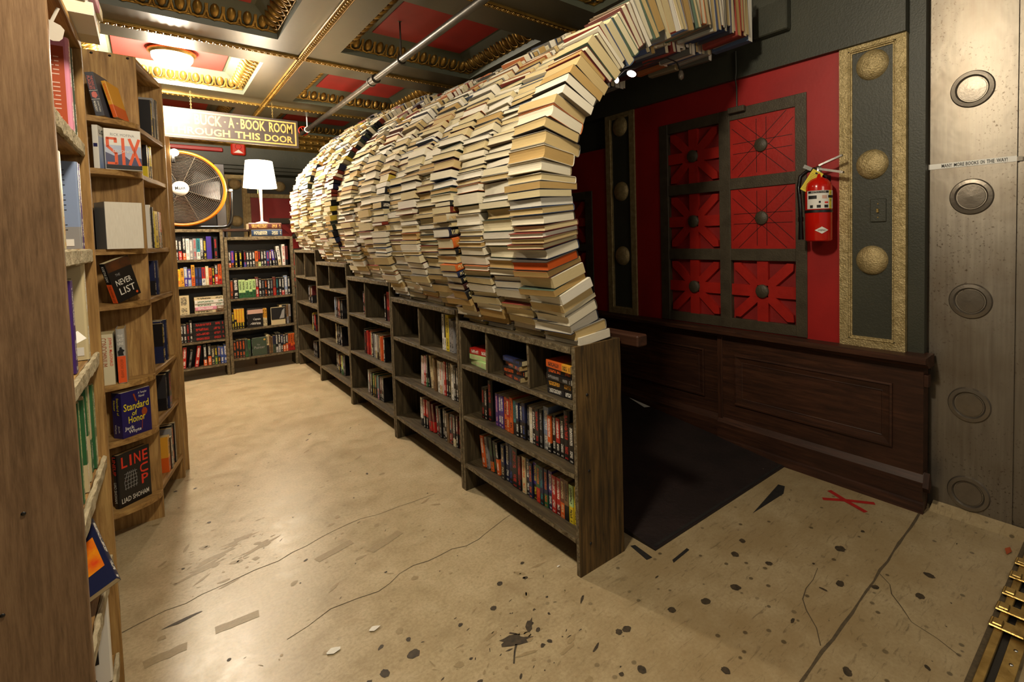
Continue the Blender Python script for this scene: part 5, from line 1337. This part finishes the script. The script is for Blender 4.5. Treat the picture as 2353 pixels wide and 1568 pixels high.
b = B(); b.box(-.03, .03, -.0006, .0006, 0, .125, M=Matrix.Translation((-.05, .050, .272)) @ Matrix.Rotation(-1.05, 4, 'Z') @ Matrix.Rotation(.55, 4, 'Y')); tg = b.build('inspection_tag', 'yellow_tag', t_)
Mt = Matrix.Translation((-.05, .050, .272)) @ Matrix.Rotation(-1.05, 4, 'Z') @ Matrix.Rotation(.55, 4, 'Y')
b = B()
for k in range(12): b.box(-.024, .024 - .012 * (k % 3 == 0), -.0012, -.0007, .012 + k * .008, .0130 + k * .008, M=Mt)
b.box(-.008, .004, -.0012, -.0007, .106, .116, M=Mt); b.build('printed_lines', 'ink_black', tg)
b = B(); b.box(-.022, .022, -.004, .004, 0, .02, M=Matrix.Translation((-.02, .055, .395)) @ Matrix.Rotation(-1.2, 4, 'Z') @ Matrix.Rotation(.5, 4, 'Y')); b.build('pull_ring', 'chrome', t_)
b = B(); b.box(.03, .083, -.03, .03, .30, .36); b.build('wall_bracket', 'black', t_)
# paper strip on the column
t_ = thing('paper_strip', 'narrow white paper strip with worn black capitals taped across the steel column', 'sign', (2.949, .583, 1.70))
b = B(); b.box(-.001, 0, -.165, .172, -.0125, .0125); b.build('strip', 'white_gloss', t_)
x0 = -.125
for w_, k0, k1 in (('MANY', 0, .17), ('MORE', .20, .36), ('BOOKS', .385, .58), ('ON', .605, .67), ('THE', .70, .815), ('WAY!', .845, 1.0)):
    ya, yb = .112 - .245 * k0, .112 - .245 * k1
    text(w_, t_, 'ink_black', (-.0014, (ya + yb) / 2, 0), (0, -1, 0), (0, 0, 1), abs(yb - ya), .0165, bold=.012)
b = B(); b.box(-.0012, 0, -.185, -.165, -.012, .008); b.build('tape_end', 'card_grey', t_)

# brass track at the entrance
t_ = thing('brass_threshold', 'worn brass door track with bolted brackets set between concrete and marble floor', 'threshold', (1.80, .30, 0))
b = B(); b.box(0, 1.25, .025, .05, 0, .012, bev=.002); b.build('rail', 'brass', t_)
b = B(); b.box(0, 1.25, -.035, .005, 0, .006, bev=.001); b.build('cover_strip', 'brass', t_)
b = B(); b.box(0, 1.25, .005, .025, -.004, .001); b.build('groove', 'black', t_)
b = B(); b.box(0, 1.25, .05, .068, 0, .0015); b.build('grout', 'crack', t_)
for x in (.36, .47, .585, .72, .84):
    b = B(); b.box(x, x + .055, -.03, .066, .0125, .020, bev=.003); b.box(x + .008, x + .047, .028, .058, .020, .026, bev=.003); b.build('bracket', 'brass', t_)
for x in (.10, .22, .30, .42, .66):
    b = B(); b.lathe([(.006, 0), (.005, .002), (.001, .003)], 12, M=Matrix.Translation((x, -.017, .006))); b.build('screw_head', 'chrome', t_)

# scraps on the floor
for (x, y, r, lab) in ((.419, 1.82, .022, 'torn white paper scrap on the concrete, the larger of two'), (.556, 1.824, .018, 'small torn white paper scrap on the concrete'), (1.262, 1.64, .007, 'tiny white paper pellet by the end bookcase')):
    b = B(); n = 7; vs = [(0, 0, .006)] + [(r * R.uniform(.6, 1.3) * math.cos(2 * PI * k / n), r * R.uniform(.4, .8) * math.sin(2 * PI * k / n), R.uniform(0, .004) + .001) for k in range(n)]
    b.add(vs, [(0, k, k % n + 1) for k in range(1, n + 1)])
    tag(b.build('paper_scrap', 'white_paper', loc=(x, y, .001)), lab, 'paper', 'paper scraps on the floor')
b = B(); b.add([(-.035, 0, .002), (0, -.012, .005), (.04, 0, .003), (0, .012, .008)], [(0, 1, 2, 3)]); tag(b.build('dry_leaf', 'leaf_orange', loc=(2.75, .40, .001)), 'dry orange leaf by the brass track', 'leaf')
finish_texts()
